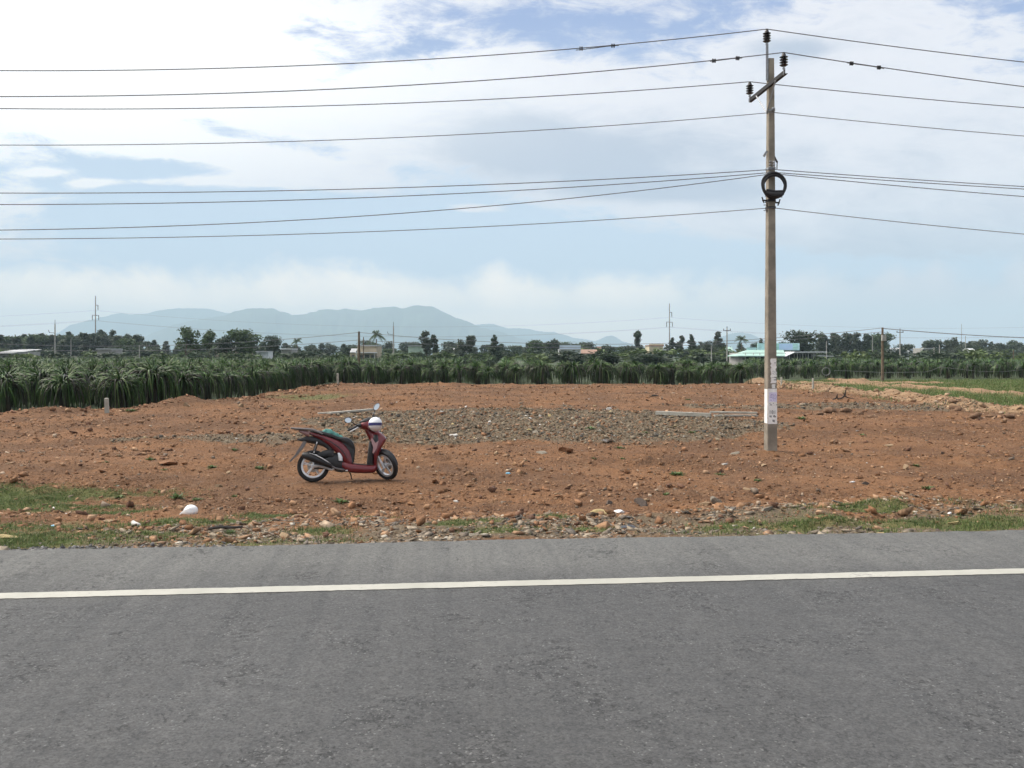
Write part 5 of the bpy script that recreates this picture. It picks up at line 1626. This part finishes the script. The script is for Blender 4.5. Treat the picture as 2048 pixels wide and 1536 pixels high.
STONE = mat("loose_stone", rough=0.9, var=0.3, scale=18.0, attr='tint', spec=0.25, bump=0.4, bscale=70)
REDP = [(.21, .110, .058, 5), (.26, .150, .083, 4), (.31, .195, .118, 2.2), (.13, .07, .045, 2), (.16, .125, .095, .8), (.38, .29, .21, .5), (.5, .48, .45, .06)]
GRYP = [(.135, .11, .078, 4), (.19, .155, .11, 4), (.08, .072, .062, 2.5), (.25, .21, .15, 1.6), (.20, .13, .085, 1.2), (.40, .38, .35, .2), (.30, .24, .14, .5), (.25, .145, .085, 2)]
VRGP = [(.19, .155, .12, 4), (.24, .195, .145, 4), (.13, .112, .095, 3), (.30, .25, .19, 1.6), (.25, .155, .095, 2.4), (.38, .345, .29, .35), (.115, .11, .105, .4)]


def wedge(n, y0, y1, p=1.0, lim=0.64):
    t = rng.uniform(0, 1, n)
    Y = (y0 ** p + t * (y1 ** p - y0 ** p)) ** (1 / p)
    return rng.uniform(-lim, lim, n) * (Y + 1.5), Y


def sizes(Y, lo, hi, k=1.9):
    s = lo * (1 - rng.uniform(0, 1, len(Y)) * (1 - (lo / hi) ** k)) ** (-1 / k)
    return s * (1 + np.maximum(Y - 16, 0) * .012)


X, Y = wedge(210000, 7.6, 64, 0.9)
s = road_s(X, Y); d = lot_dist(X, Y)
clump = vnoise(X * .45, Y * .9, 61) * .6 + vnoise(X * 1.6, Y * 2.6, 62) * .4
calm = np.exp(-(((X + 2.9) / 1.6) ** 2 + ((Y - 15.3) / 0.8) ** 2) ** 2)
k = (s > .5) & (d > .1) & (rng.uniform(0, 1, len(X)) < .30 + .75 * np.clip(clump + .12, 0, 1)) & (X < 19.6) & (rng.uniform(0, 1, len(X)) > calm * .8) & (rng.uniform(0, 1, len(X)) > grass_mask(X, Y) * .8)
k &= clear(X, Y)
X, Y = X[k], Y[k]
P1 = stone_cloud(X, Y, sizes(Y, .009, .085, 2.3), pick(REDP, len(X)))
X, Y = wedge(110000, 19, 39, 1.0); k = rng.uniform(0, 1, len(X)) < gravel_mask(X, Y) ** 1.5 * .95; X, Y = X[k], Y[k]
P2 = stone_cloud(X, Y, sizes(Y, .012, .075, 2.3), pick(GRYP, len(X)))
X = rng.uniform(-8, 8, 50000); s = rng.uniform(0, 1, len(X)) ** 1.15 * 3.0 + .01; Y = 7.37 + RS * X + s * 1.0
k = (s < 2.7 + .4 * vnoise(X * .8, X * 0, 64)) & (rng.uniform(0, 1, len(X)) < (sstep(-4.4, -3.2, X) * .95 + .05) * (.55 + .75 * vnoise(X * 1.3, Y * 2.0, 63)) * (1 - .75 * grass_mask(X, Y)) * (1.15 - .2 * s)); k &= clear(X, Y); X, Y = X[k], Y[k]
P3 = stone_cloud(X, Y, sizes(Y, .009, .062, 2.0), pick(VRGP, len(X)), .3, .5)
X, Y = wedge(26000, 29, 66, 1.0, .66); d = lot_dist(X, Y)
k = ((np.abs(d - 1.0) < .8) & (X < -10)) | ((np.abs(X - rightx(Y) - .2) < 1.5) & (Y > 29)); X, Y = X[k], Y[k]
tn = X > 5
cc = np.where(tn[:, None], pick([(.30, .20, .12, 3), (.36, .25, .16, 2), (.2, .13, .08, 1.5)], len(X)), pick([(.26, .14, .08, 3), (.32, .20, .12, 2), (.15, .08, .05, 2)], len(X)))
P4 = stone_cloud(X, Y, sizes(Y, .022, .12, 2.0), cc)
# grey crumbled asphalt edge at the left
X = rng.uniform(-6.5, -2.4, 5000); s = np.abs(rng.normal(0, .14, len(X))) - .01; Y = 7.37 + RS * X + s
P5 = stone_cloud(X, Y, sizes(Y, .008, .03), pick([(.13, .125, .125, 3), (.19, .185, .18, 2), (.08, .08, .08, 1)], len(X)))
v, f, c = merge([P1, P2, P3, P4, P5])
obj("gravel", npmesh("gravel", v, f, STONE, attrs={'tint': c}), kind="stuff", label="loose pebbles and broken stone strewn over the red dirt lot", cat="gravel")

# larger rocks, each a thing of its own


def rock_mesh(g, flat):
    b = bpy.data.meshes.new("rock"); sx_ = g.uniform(.9, 1.5)
    import bmesh
    bm = bmesh.new(); bmesh.ops.create_icosphere(bm, subdivisions=3, radius=1)
    pl = [(Vector(g.normal(size=3)).normalized(), g.uniform(.30, .62)) for _ in range(11)]
    for v_ in bm.verts:
        p = v_.co
        for n_, c_ in pl:
            e = p.dot(n_) - c_
            if e > 0: p = p - n_ * e
        v_.co = Vector((p.x * sx_, p.y * .95, p.z * flat)) * (1.45 + .035 * g.normal())
    bm.to_mesh(b); bm.free()
    return b


def rockmat(nm, c): return mat("rock_" + nm, c, 0.9, 0.28, 14.0, bump=0.5, bscale=50, spec=0.2)


RM = {'tan': rockmat("tan", (.28, .20, .125)), 'red': rockmat("red", (.23, .122, .067)), 'grey': rockmat("grey", (.20, .175, .14)), 'dark': rockmat("dark", (.085, .066, .055)), 'earth': rockmat("earth", (.16, .098, .062)),
      'white': rockmat("white", (.52, .50, .47)), 'yellow': rockmat("yellow", (.42, .33, .17)), 'orange': rockmat("orange", (.27, .145, .075))}
RMESH = {}
gr = np.random.default_rng(5)
for kx, m_ in RM.items():
    RMESH[kx] = []
    for i in range(5):
        b = rock_mesh(gr, gr.uniform(.5, .95)); b.materials.append(m_); RMESH[kx].append(b)


def rock(kx, x, y, s_, label, group=None, tall=1.0, rot=None):
    o = bpy.data.objects.new("rock", RMESH[kx][rnd.randrange(5)])
    o.location = (x, y, Hs(x, y) + s_ * .12 * tall); o.rotation_euler = (rnd.uniform(-.25, .25), rnd.uniform(-.25, .25), rnd.uniform(0, 6.28) if rot is None else rot)
    o.scale = (s_ * .5 * rnd.uniform(.8, 1.3), s_ * .5, s_ * .5 * tall * rnd.uniform(.8, 1.2))
    link(o, None, label, "rock", group)


for kx, px, py, wpx, lab, tl in [
    ('yellow', 18, 1078, 40, "flat yellow stone slab in the grass at the left frame edge by the road", .5),
    ('tan', 215, 1049, 22, "tan angular stone in the grass left of the white plastic bag", .8),
    ('red', 338, 930, 34, "broad pale red rock behind the weeds, left of the scooter", .55),
    ('orange', 372, 928, 16, "orange stone touching the broad pale red rock, left of the scooter", .8),
    ('tan', 565, 1075, 22, "pale angular stone at the road edge below the scooter", .9),
    ('tan', 590, 1038, 30, "long flat tan stone among the roadside rubble", .4),
    ('orange', 878, 1018, 14, "bright orange stone on the rubble strip at centre", 1.0),
    ('orange', 824, 1010, 14, "orange stone on the rubble strip, left of the bright orange one", 1.0),
    ('dark', 1216, 1009, 18, "dark angular rock behind the pale concrete lump near the road", 1.0),
    ('dark', 1284, 1010, 30, "dark leaning slab of rock behind the roadside rubble", .8),
    ('tan', 1412, 1010, 14, "upright tan rock standing beside the brown one on the rubble ridge", 1.5),
    ('grey', 1432, 1008, 20, "upright brown-grey rock, tallest on the rubble ridge", 1.6),
    ('orange', 1441, 1029, 26, "orange flat-topped rock just below the upright brown-grey rock", .7),
    ('grey', 1532, 1029, 26, "pale grey pointed rock on the rubble ridge right of the upright pair", .9),
    ('yellow', 1909, 1048, 16, "yellow stone in the rubble near the right end of the verge", 1.0),
    ('dark', 1733, 969, 10, "small black square-edged rock on the red dirt right of the pole", 1.0),
    ('white', 910, 874, 16, "white stone at the front edge of the gravel patch, right of the scooter", .7),
    ('grey', 1086, 906, 24, "flat grey stone lying on the red dirt in front of the gravel patch", .4),
    ('red', 1136, 904, 32, "large orange-red rock lying in front of the gravel patch", .7),
    ('white', 1212, 884, 24, "large white stone at the front right edge of the gravel patch", .6),
    ('white', 1215, 820, 13, "white block standing on the back edge of the gravel patch", .9),
    ('tan', 1811, 938, 13, "pale pointed rock on the red dirt, right part of the lot", 1.3),
    ('dark', 1885, 908, 9, "small dark pointed stone on the right part of the lot", 1.2),
    ('orange', 1900, 836, 14, "orange block by the dark clods at the right rim", 1.0),
    ('tan', 483, 812, 12, "pale pointed stone on the left mound before the plants", 1.2),
    ('tan', 372, 812, 14, "orange-tan boulder on the near mound at the left", .9),
    ('grey', 1470, 908, 16, "flat mossy stone lying left of the pole base", .5),
    ('tan', 1508, 905, 10, "small tan stone touching the left side of the pole base", .8),
]:
    g_ = ground_at(px, py); rock(kx, g_.x, g_.y, wpx / F * g_.y, lab, None, tl)
cnt = 0
while cnt < 95:
    px, py = rnd.uniform(-10, 2058), 840 + 190 * rnd.random() ** .8
    g_ = ground_at(px, py, 6)
    if road_s(g_.x, g_.y) < 1.6 or abs(g_.x + 2.9) < 1.6 and abs(g_.y - 15.3) < 1.0: continue
    if not clear(np.array([g_.x]), np.array([g_.y]))[0]: continue
    if grass_mask(np.array([g_.x]), np.array([g_.y]))[0] > .35 or gravel_mask(np.array([g_.x]), np.array([g_.y]))[0] > .4: continue
    kx = rnd.choice(['red', 'red', 'red', 'tan', 'tan', 'orange', 'earth', 'earth'])
    rock(kx, g_.x, g_.y, rnd.uniform(.06, .12) * (1 + .02 * (g_.y - 12)), f"small {kx} rock lying loose on the open red dirt", f"{kx} rocks on the open dirt", rnd.uniform(.5, .9)); cnt += 1
for i in range(24):
    x = rnd.uniform(-3.0, 6.2); s_ = abs(rnd.gauss(1.1, .7)) + .12; y = 7.37 + RS * x + s_
    if not clear(np.array([x]), np.array([y]))[0]: continue
    kx = rnd.choice(['tan', 'tan', 'grey', 'grey', 'dark', 'yellow', 'red'])
    rock(kx, x, y, rnd.uniform(.045, .085), f"{kx} stone in the rubble strip along the road", f"{kx} stones in the roadside rubble", rnd.uniform(.4, .8))
for i in range(60):
    t = rnd.uniform(0, 1); a = rnd.uniform(0, 6.28); r = math.sqrt(rnd.random())
    x, y = .2 + 7.2 * r * math.cos(a), 28 + 6.3 * r * math.sin(a)
    kx = rnd.choice(['grey', 'grey', 'tan', 'dark', 'white', 'yellow'])
    rock(kx, x, y, rnd.uniform(.09, .17), f"{kx} stone lying on the grey gravel patch", f"{kx} stones on the gravel patch", rnd.uniform(.5, .9))

# ------------------------------------------------------------------ grass and weeds
GRS = mat("grass_blade", rough=0.65, var=0.2, scale=3.0, attr='tint', spec=0.3, trans=0.25)


def blades(X, Y, L, wd, cols):
    n = len(X); a = rng.uniform(0, 6.283, n); lean = np.abs(rng.normal(.6, .45, n)); z = H(X, Y) - .008
    d = np.stack([np.cos(a), np.sin(a)], 1); sd = np.stack([-np.sin(a), np.cos(a)], 1)
    P = np.stack([X, Y], 1)
    def pt(q, w_):
        xy = P + d * (L * lean * q ** 1.8)[:, None] + sd * (wd * w_)[:, None]
        return np.concatenate([xy, (z + L * q * (1 - .25 * lean * q))[:, None]], 1)
    V = np.stack([pt(0, -.5), pt(0, .5), pt(.55, .38), pt(.55, -.38), pt(1, 0)], 1).reshape(-1, 3)
    b = np.arange(n) * 5
    quad = np.stack([b, b + 1, b + 2, b + 3], 1); tri = np.stack([b + 3, b + 2, b + 4], 1)
    return V, [quad, tri], np.repeat(cols, 5, 0)


GP = [(.085, .125, .035, 4), (.12, .155, .05, 3), (.06, .09, .03, 2), (.20, .185, .09, 1.4)]
n = 1500000
X = rng.uniform(-11.5, 8, n); Y = rng.uniform(6.9, 16.5, n)
k = (np.abs(X / (Y + .5)) < .66) & (road_s(X, Y) > .03)
X, Y = X[k], Y[k]
k = rng.uniform(0, 1, len(X)) < np.clip(grass_mask(X, Y) - .12, 0, 1) ** 1.3 * (.35 + .8 * np.clip(vnoise(X * 3.7, Y * 5.0, 71) + .3, 0, 1)); X, Y = X[k], Y[k]
v, f, c = blades(X, Y, rng.uniform(.018, .055, len(X)) * (1 + .5 * vnoise(X * 2, Y * 3, 72)), rng.uniform(.004, .009, len(X)), pick(GP, len(X), .25))
print("verge blades", len(X))
obj("roadside_grass", npmesh("roadside_grass", v, f, GRS, attrs={'tint': c}), kind="stuff", label="patchy short grass along the road verge", cat="grass")
n = 260000
X, Y = wedge(n, 30, 84, 1.0, .64); k = X > 12; X, Y = X[k], Y[k]
k = rng.uniform(0, 1, len(X)) < np.clip(grass_mask(X, Y) - .1, 0, 1); X, Y = X[k], Y[k]
MP = [(.085, .135, .034, 4), (.115, .165, .05, 3), (.07, .105, .03, 2), (.19, .18, .08, 1.4)]
v, f, c = blades(X, Y, rng.uniform(.10, .26, len(X)), rng.uniform(.018, .034, len(X)), pick(MP, len(X), .2))
print("meadow blades", len(X))
X2, Y2 = wedge(60000, 31, 64, 1.0, .64); k = X2 < 12; X2, Y2 = X2[k], Y2[k]
k = rng.uniform(0, 1, len(X2)) < np.clip(grass_mask(X2, Y2) - .15, 0, 1) * .8; X2, Y2 = X2[k], Y2[k]
v2, f2, c2 = blades(X2, Y2, rng.uniform(.05, .12, len(X2)), rng.uniform(.015, .028, len(X2)), pick(GP, len(X2), .2))
o_ = len(v)
obj("meadow_grass", npmesh("meadow_grass", np.concatenate([v, v2]), f + [q + o_ for q in f2], GRS, attrs={'tint': np.concatenate([c, c2])}), kind="stuff", label="bright green grass between the sandy ridges at the right", cat="grass")

WEED = mat("weed_leaf", (.085, .135, .040), .6, .2, 8, island=.35, trans=.2)


def weed_mesh(seed, n=70):
    g = np.random.default_rng(seed); V, Fq = [], []
    for i in range(n):
        a = g.uniform(0, 6.28); L = g.uniform(.35, 1.0); el = g.uniform(.15, 1.2); w_ = g.uniform(.06, .13)
        d = np.array([math.cos(a) * math.cos(el), math.sin(a) * math.cos(el), math.sin(el)]); s_ = np.array([-math.sin(a), math.cos(a), 0])
        b0 = np.array([math.cos(a), math.sin(a), 0]) * g.uniform(0, .3)
        m = b0 + d * L * .6; t = b0 + d * L + np.array([0, 0, -.15 * L])
        o = len(V); V += [b0, m + s_ * w_, t, m - s_ * w_]; Fq.append((o, o + 1, o + 2, o + 3))
    return npmesh("weed", np.array(V), np.array(Fq), WEED)


WM = [weed_mesh(i) for i in range(5)]
for px, py, wpx, lab in [(300, 920, 20, None), (212, 925, 14, None), (330, 940, 18, None), (424, 935, 22, None), (520, 938, 26, None), (468, 900, 16, None), (232, 968, 14, None), (240, 995, 22, "clump of weeds at the right end of the long grass strip, left"),
                         (355, 995, 30, "low dark weed clump beyond the white plastic bag"), (395, 1000, 24, None), (462, 1067, 24, "bright green broad-leafed weed beside the black stick"), (470, 993, 14, None),
                         (1352, 949, 34, "low spreading weed on the dirt left of the pole base"), (1440, 950, 22, None), (1238, 897, 22, "weed tuft at the front right edge of the gravel patch"), (1245, 918, 12, None), (1188, 918, 12, None), (1048, 923, 12, None),
                         (1855, 978, 30, "bright weed on the dirt at the right, below the pale pointed rock"), (1332, 990, 20, None), (1018, 980, 12, None), (1832, 932, 16, None), (1602, 838, 22, "weed growing right beside the flyers of the pole at the lot's middle"), (1180, 858, 20, None), (1290, 866, 18, None), (1385, 866, 20, None),
                         (680, 1005, 36, "pale sprawling weed below the scooter's front wheel"), (262, 823, 26, "leafy bright weed between the concrete stub and the mound"), (1405, 768, 14, None), (610, 775, 24, None), (1376, 800, 14, None), (1725, 870, 16, None), (1515, 962, 18, None)]:
    g_ = ground_at(px, py); s_ = wpx / F * g_.y * .62
    o = bpy.data.objects.new("weed", WM[rnd.randrange(5)]); o.location = g_ + Vector((0, 0, -.005)); o.scale = (s_, s_, s_ * rnd.uniform(.5, .8)); o.rotation_euler = (0, 0, rnd.uniform(0, 6.28))
    link(o, None, lab or "small green weed sprouting from the open dirt", "weed", None if lab else "weeds dotting the dirt")

# ------------------------------------------------------------------ planks, posts, litter
CPL = mat("pale_plank", (.36, .345, .30), .85, .15, 4, bump=.3)


def plank(px0, py0, px1, py1, w_, th, label, lift=0.02, name="plank"):
    a, b = ground_at(px0, py0), ground_at(px1, py1)
    d = b - a; L = d.length; m = MB(); m.box((L / 2, 0, th / 2), (L, w_, th))
    bx = [(0, .0)]
    o = m.build(name, CPL, None, label=label, cat="plank")
    o.rotation_euler = (0, -math.atan2(b.z - a.z, math.hypot(d.x, d.y)), math.atan2(d.y, d.x)); o.location = a + Vector((0, 0, lift))
    return o


plank(636, 829, 735, 823, .16, .05, "pale narrow plank, the rear one of the crossed pair behind the scooter")
plank(657, 832, 744, 823, .18, .06, "pale plank, the front one of the crossed pair behind the scooter", .05)
plank(1312, 830, 1421, 834, .20, .12, "thick grey plank at the back edge of the gravel, left of the pole")
plank(1420, 830, 1514, 832, .15, .06, "thin pale plank ending just left of the concrete pole, upper one", .08)
plank(1428, 833, 1514, 833, .14, .05, "thin pale plank under the upper one, just left of the concrete pole", .01)


def post(px, pyb, pyt, wpx, label, m=CPL, name="concrete_post", base=None):
    g_ = ground_at(px, pyb); hh = (pyb - pyt) / F * g_.y; a = wpx / F * g_.y / 2
    b = MB(); b.rings([[Vector((-a, -a, -.15)), Vector((a, -a, -.15)), Vector((a, a, -.15)), Vector((-a, a, -.15))], [Vector((-a * .92, -a * .92, hh)), Vector((a * .92, -a * .92, hh - .01)), Vector((a * .92, a * .92, hh)), Vector((-a * .92, a * .92, hh))],
             [Vector((-a * .7, -a * .7, hh + .02)), Vector((a * .7, -a * .7, hh + .02)), Vector((a * .7, a * .7, hh + .02)), Vector((-a * .7, a * .7, hh + .02))]])
    o = b.build(name, m, None, label=label, cat="post"); o.location = g_; o.rotation_euler = (.03, -.03, .3)


post(214, 826, 797, 8, "short pale concrete stub post in front of the dragon fruit plants at the left")
post(676, 769, 746, 4, "thin grey concrete post at the back left corner of the lot")
post(1563, 772, 752, 2.6, "thin white stake in the grass just right of the pole", name="stake")
post(1626, 778, 757, 3, "thin white stake farther right of the pole, at the ridge", name="stake")

WPL = mat("white_plastic", (.74, .75, .76), .35, .05, 8, bump=.2, bscale=12, coat=.2)
BPL = mat("blue_plastic", (.22, .50, .68), .4, .1, 8)
KPL = mat("black_plastic_sheet", (.035, .037, .045), .35, .3, 15, coat=.3)
CHAR = mat("charred_wood", (.018, .015, .014), .9, .3, 20)


def crumple(name, px, py, wpx, hfac, m, label, cat, seed, dep=.7, lift=0.0):
    import bmesh
    g_ = ground_at(px, py); g = np.random.default_rng(seed); s_ = wpx / F * g_.y / 2
    bm = bmesh.new(); bmesh.ops.create_icosphere(bm, subdivisions=3, radius=1)
    W3 = g.normal(size=(6, 3)) * 2.6; ph = g.uniform(0, 6, 6); am = g.uniform(.05, .16, 6)
    for v_ in bm.verts:
        p = v_.co.copy(); q = 1 + sum(a_ * math.sin(w_[0] * p.x + w_[1] * p.y + w_[2] * p.z + h_) for a_, w_, h_ in zip(am, W3, ph))
        v_.co = Vector((p.x * q * s_, p.y * q * s_ * dep, max(p.z, -.4) * q * s_ * hfac))
    me = bpy.data.meshes.new(name); bm.to_mesh(me); bm.free(); me.materials.append(m)
    me.polygons.foreach_set('use_smooth', [True] * len(me.polygons))
    o = obj(name, me, None, label=label, cat=cat, kind="thing"); o.location = g_ + Vector((0, 0, .35 * s_ * hfac + lift)); o.rotation_euler = (0, 0, g.uniform(-.3, .3))
    return o


# the knotted bag in the grass
g_ = ground_at(380, 1038)
bag = thing("plastic_bag", "round white plastic bag lying full in the roadside grass at the left", "bag", g_ + Vector((0, 0, .035)))
s_ = 13.8 / F * g_.y
m = MB(); R = []
for i in range(19):
    t = i / 18; xx = -1.35 + 2.45 * t
    r = (max(0, 1 - ((xx - .1) / 1.02) ** 2) ** .5) if xx > -.8 else 0
    r = max(r, .10 + .50 * sstep(-1.35, -.62, xx) * (xx < -.3)) if xx < .9 else max(r, .04)
    R.append([Vector((xx * s_, r * s_ * math.cos(a) * (1 + .05 * math.sin(5 * a + 4 * t)), .78 * s_ + r * s_ * (.86 if math.sin(a) > 0 else .74) * math.sin(a) * (1 + .05 * math.sin(4 * a + 6 * t)) - .38 * s_ * sstep(-.4, -1.35, xx))) for a in np.linspace(0, 6.2832, 25)[:-1]])
m.rings(R); m.build("bulge", WPL, bag, smooth=True)
m = MB(); m.sweep([(-1.5 * s_, .16 * s_, .30 * s_, .10 * s_), (-1.35 * s_, .18 * s_, .50 * s_, .16 * s_), (-1.15 * s_, .28 * s_, .70 * s_, .2 * s_)], 12, .9); m.build("knot", WPL, bag, smooth=True)
crumple("litter", 107, 1054, 13, .5, BPL, "pale blue scrap of plastic in the grass near the left edge", "litter", 1)
crumple("litter", 1016, 948, 9, .5, BPL, "small bright blue scrap on the open dirt at centre", "litter", 2)
crumple("litter", 1941, 1015, 18, .45, BPL, "crumpled bright blue plastic on the rubble at the right", "litter", 3)
crumple("litter", 1797, 1010, 16, .4, WPL, "crumpled white paper on the grass at the right of the verge", "litter", 4)
crumple("litter", 1236, 1025, 20, .35, WPL, "flat white scrap at the edge of the rubble, right of the pale lump", "litter", 5)
crumple("litter", 1705, 965, 8, .5, WPL, "tiny white scrap beside the black rock on the dirt", "litter", 6)
crumple("litter", 1900, 1028, 8, .8, WPL, "small white scrap left of the yellow stone in the rubble", "litter", 7)
crumple("plastic_sheet", 1258, 1058, 38, .28, KPL, "torn black plastic sheet lying in the roadside rubble", "litter", 8, .5)
crumple("litter", 1240, 1055, 12, .3, WPL, "white corner of plastic showing beside the black sheet", "litter", 9)
crumple("litter", 303, 1055, 10, .9, KPL, "small dark can-like lump in the grass below the white plastic bag", "litter", 10)
crumple("concrete_lump", 1200, 1030, 42, .32, RM['yellow'], "pale elongated concrete lump at the top of the rubble strip", "rubble", 11, .4)
crumple("rag", 1306, 793, 18, .22, CHAR, "dark rag lying on the far part of the red lot", "rag", 12, .5)
crumple("soil_clod", 1290, 1010, 10, .6, RM['dark'], "dark clod leaning on the slab behind the rubble", "clod", 13)
g_ = ground_at(450, 1062)
m = MB(); m.tube([(-.16, 0, .02), (-.05, .005, .035), (.08, -.005, .03), (.17, .01, .035)], [.018, .022, .02, .014], 7, flat=.7)
o = m.build("stick", CHAR, None, label="short black stick lying on the rubble at the road edge", cat="stick"); o.location = g_; o.rotation_euler = (0, 0, .08)
for px, py, q, lab in ((1690, 801, 1.0, "charred forked branch standing up near the right rim of the lot"), (1674, 800, .6, "charred thin twig left of the standing forked branch")):
    g_ = ground_at(px, py); m = MB()
    m.tube([(-.35 * q, 0, .03), (-.1 * q, .05, .10 * q), (0, 0, .22 * q), (.02 * q, 0, .48 * q)], [.02, .035, .04, .015], 6); m.tube([(-.02 * q, 0, .18 * q), (.18 * q, .05, .10 * q), (.5 * q, .1, .04)], [.03, .022, .01], 6); m.tube([(0, 0, .2 * q), (-.12 * q, -.05, .34 * q)], [.02, .008], 5)
    m.build("branch", CHAR, None, label=lab, cat="branch").location = g_
for px, py, wpx in ((1660, 826, 26), (1690, 824, 22), (1716, 829, 20), (1640, 829, 14), (1912, 822, 26), (1950, 838, 30), (1985, 834, 24), (2020, 836, 26), (1905, 805, 18), (1745, 835, 16)):
    crumple("soil_clod", px, py, wpx, .55, RM['earth'], "dark clod of dug earth along the right rim of the lot", "clod", px, .8)["group"] = "dark clods at the right rim"
HOSE = mat("hose_grey", (.16, .16, .155), .6, .1)
p = at(1652, 743, 82)
m = MB()
for k in range(3): m.tube([((.36 + .02 * k) * math.cos(t), -.02 * k, .36 * math.sin(t)) for t in np.linspace(0, 6.283, 25)[:-1]], .03, 6, closed=True)
o = m.build("hose_coil", HOSE, None, smooth=True, label="grey hose coil hanging on the front row of the right field", cat="hose"); o.location = p
pts = [at(1668, 741, 82.5), at(1700, 742, 83), at(1765, 745, 83.3), at(1850, 744, 83.6), at(1862, 741, 83.6), at(1880, 734, 83.8), at(1960, 743, 84.2), at(2010, 743, 84.6), at(2060, 738, 85)]
m = MB(); m.tube(pts, .022, 5); m.build("hose", HOSE, None, smooth=True, label="long grey hose slung along the front row of the right field", cat="hose")

# ------------------------------------------------------------------ the hazy air
hm = bpy.data.materials.new("haze_air"); hm.use_nodes = True
hn = NT(hm.node_tree); hn.nt.nodes.clear()
pv = hn.new('ShaderNodeVolumePrincipled')
pv.inputs['Color'].default_value = (0.63, 0.85, 1.0, 1)
pv.inputs['Density'].default_value = 1.75e-4
pv.inputs['Anisotropy'].default_value = 0.0
ho = hn.new('ShaderNodeOutputMaterial'); hn.link(pv.outputs[0], ho.inputs['Volume'])
mb = MB(); mb.box((0, 0, 330), (2 * 13000, 2 * 13000, 664))
mb.build("haze", hm, kind="stuff", label="thin pale haze lying over the whole plain", cat="haze")
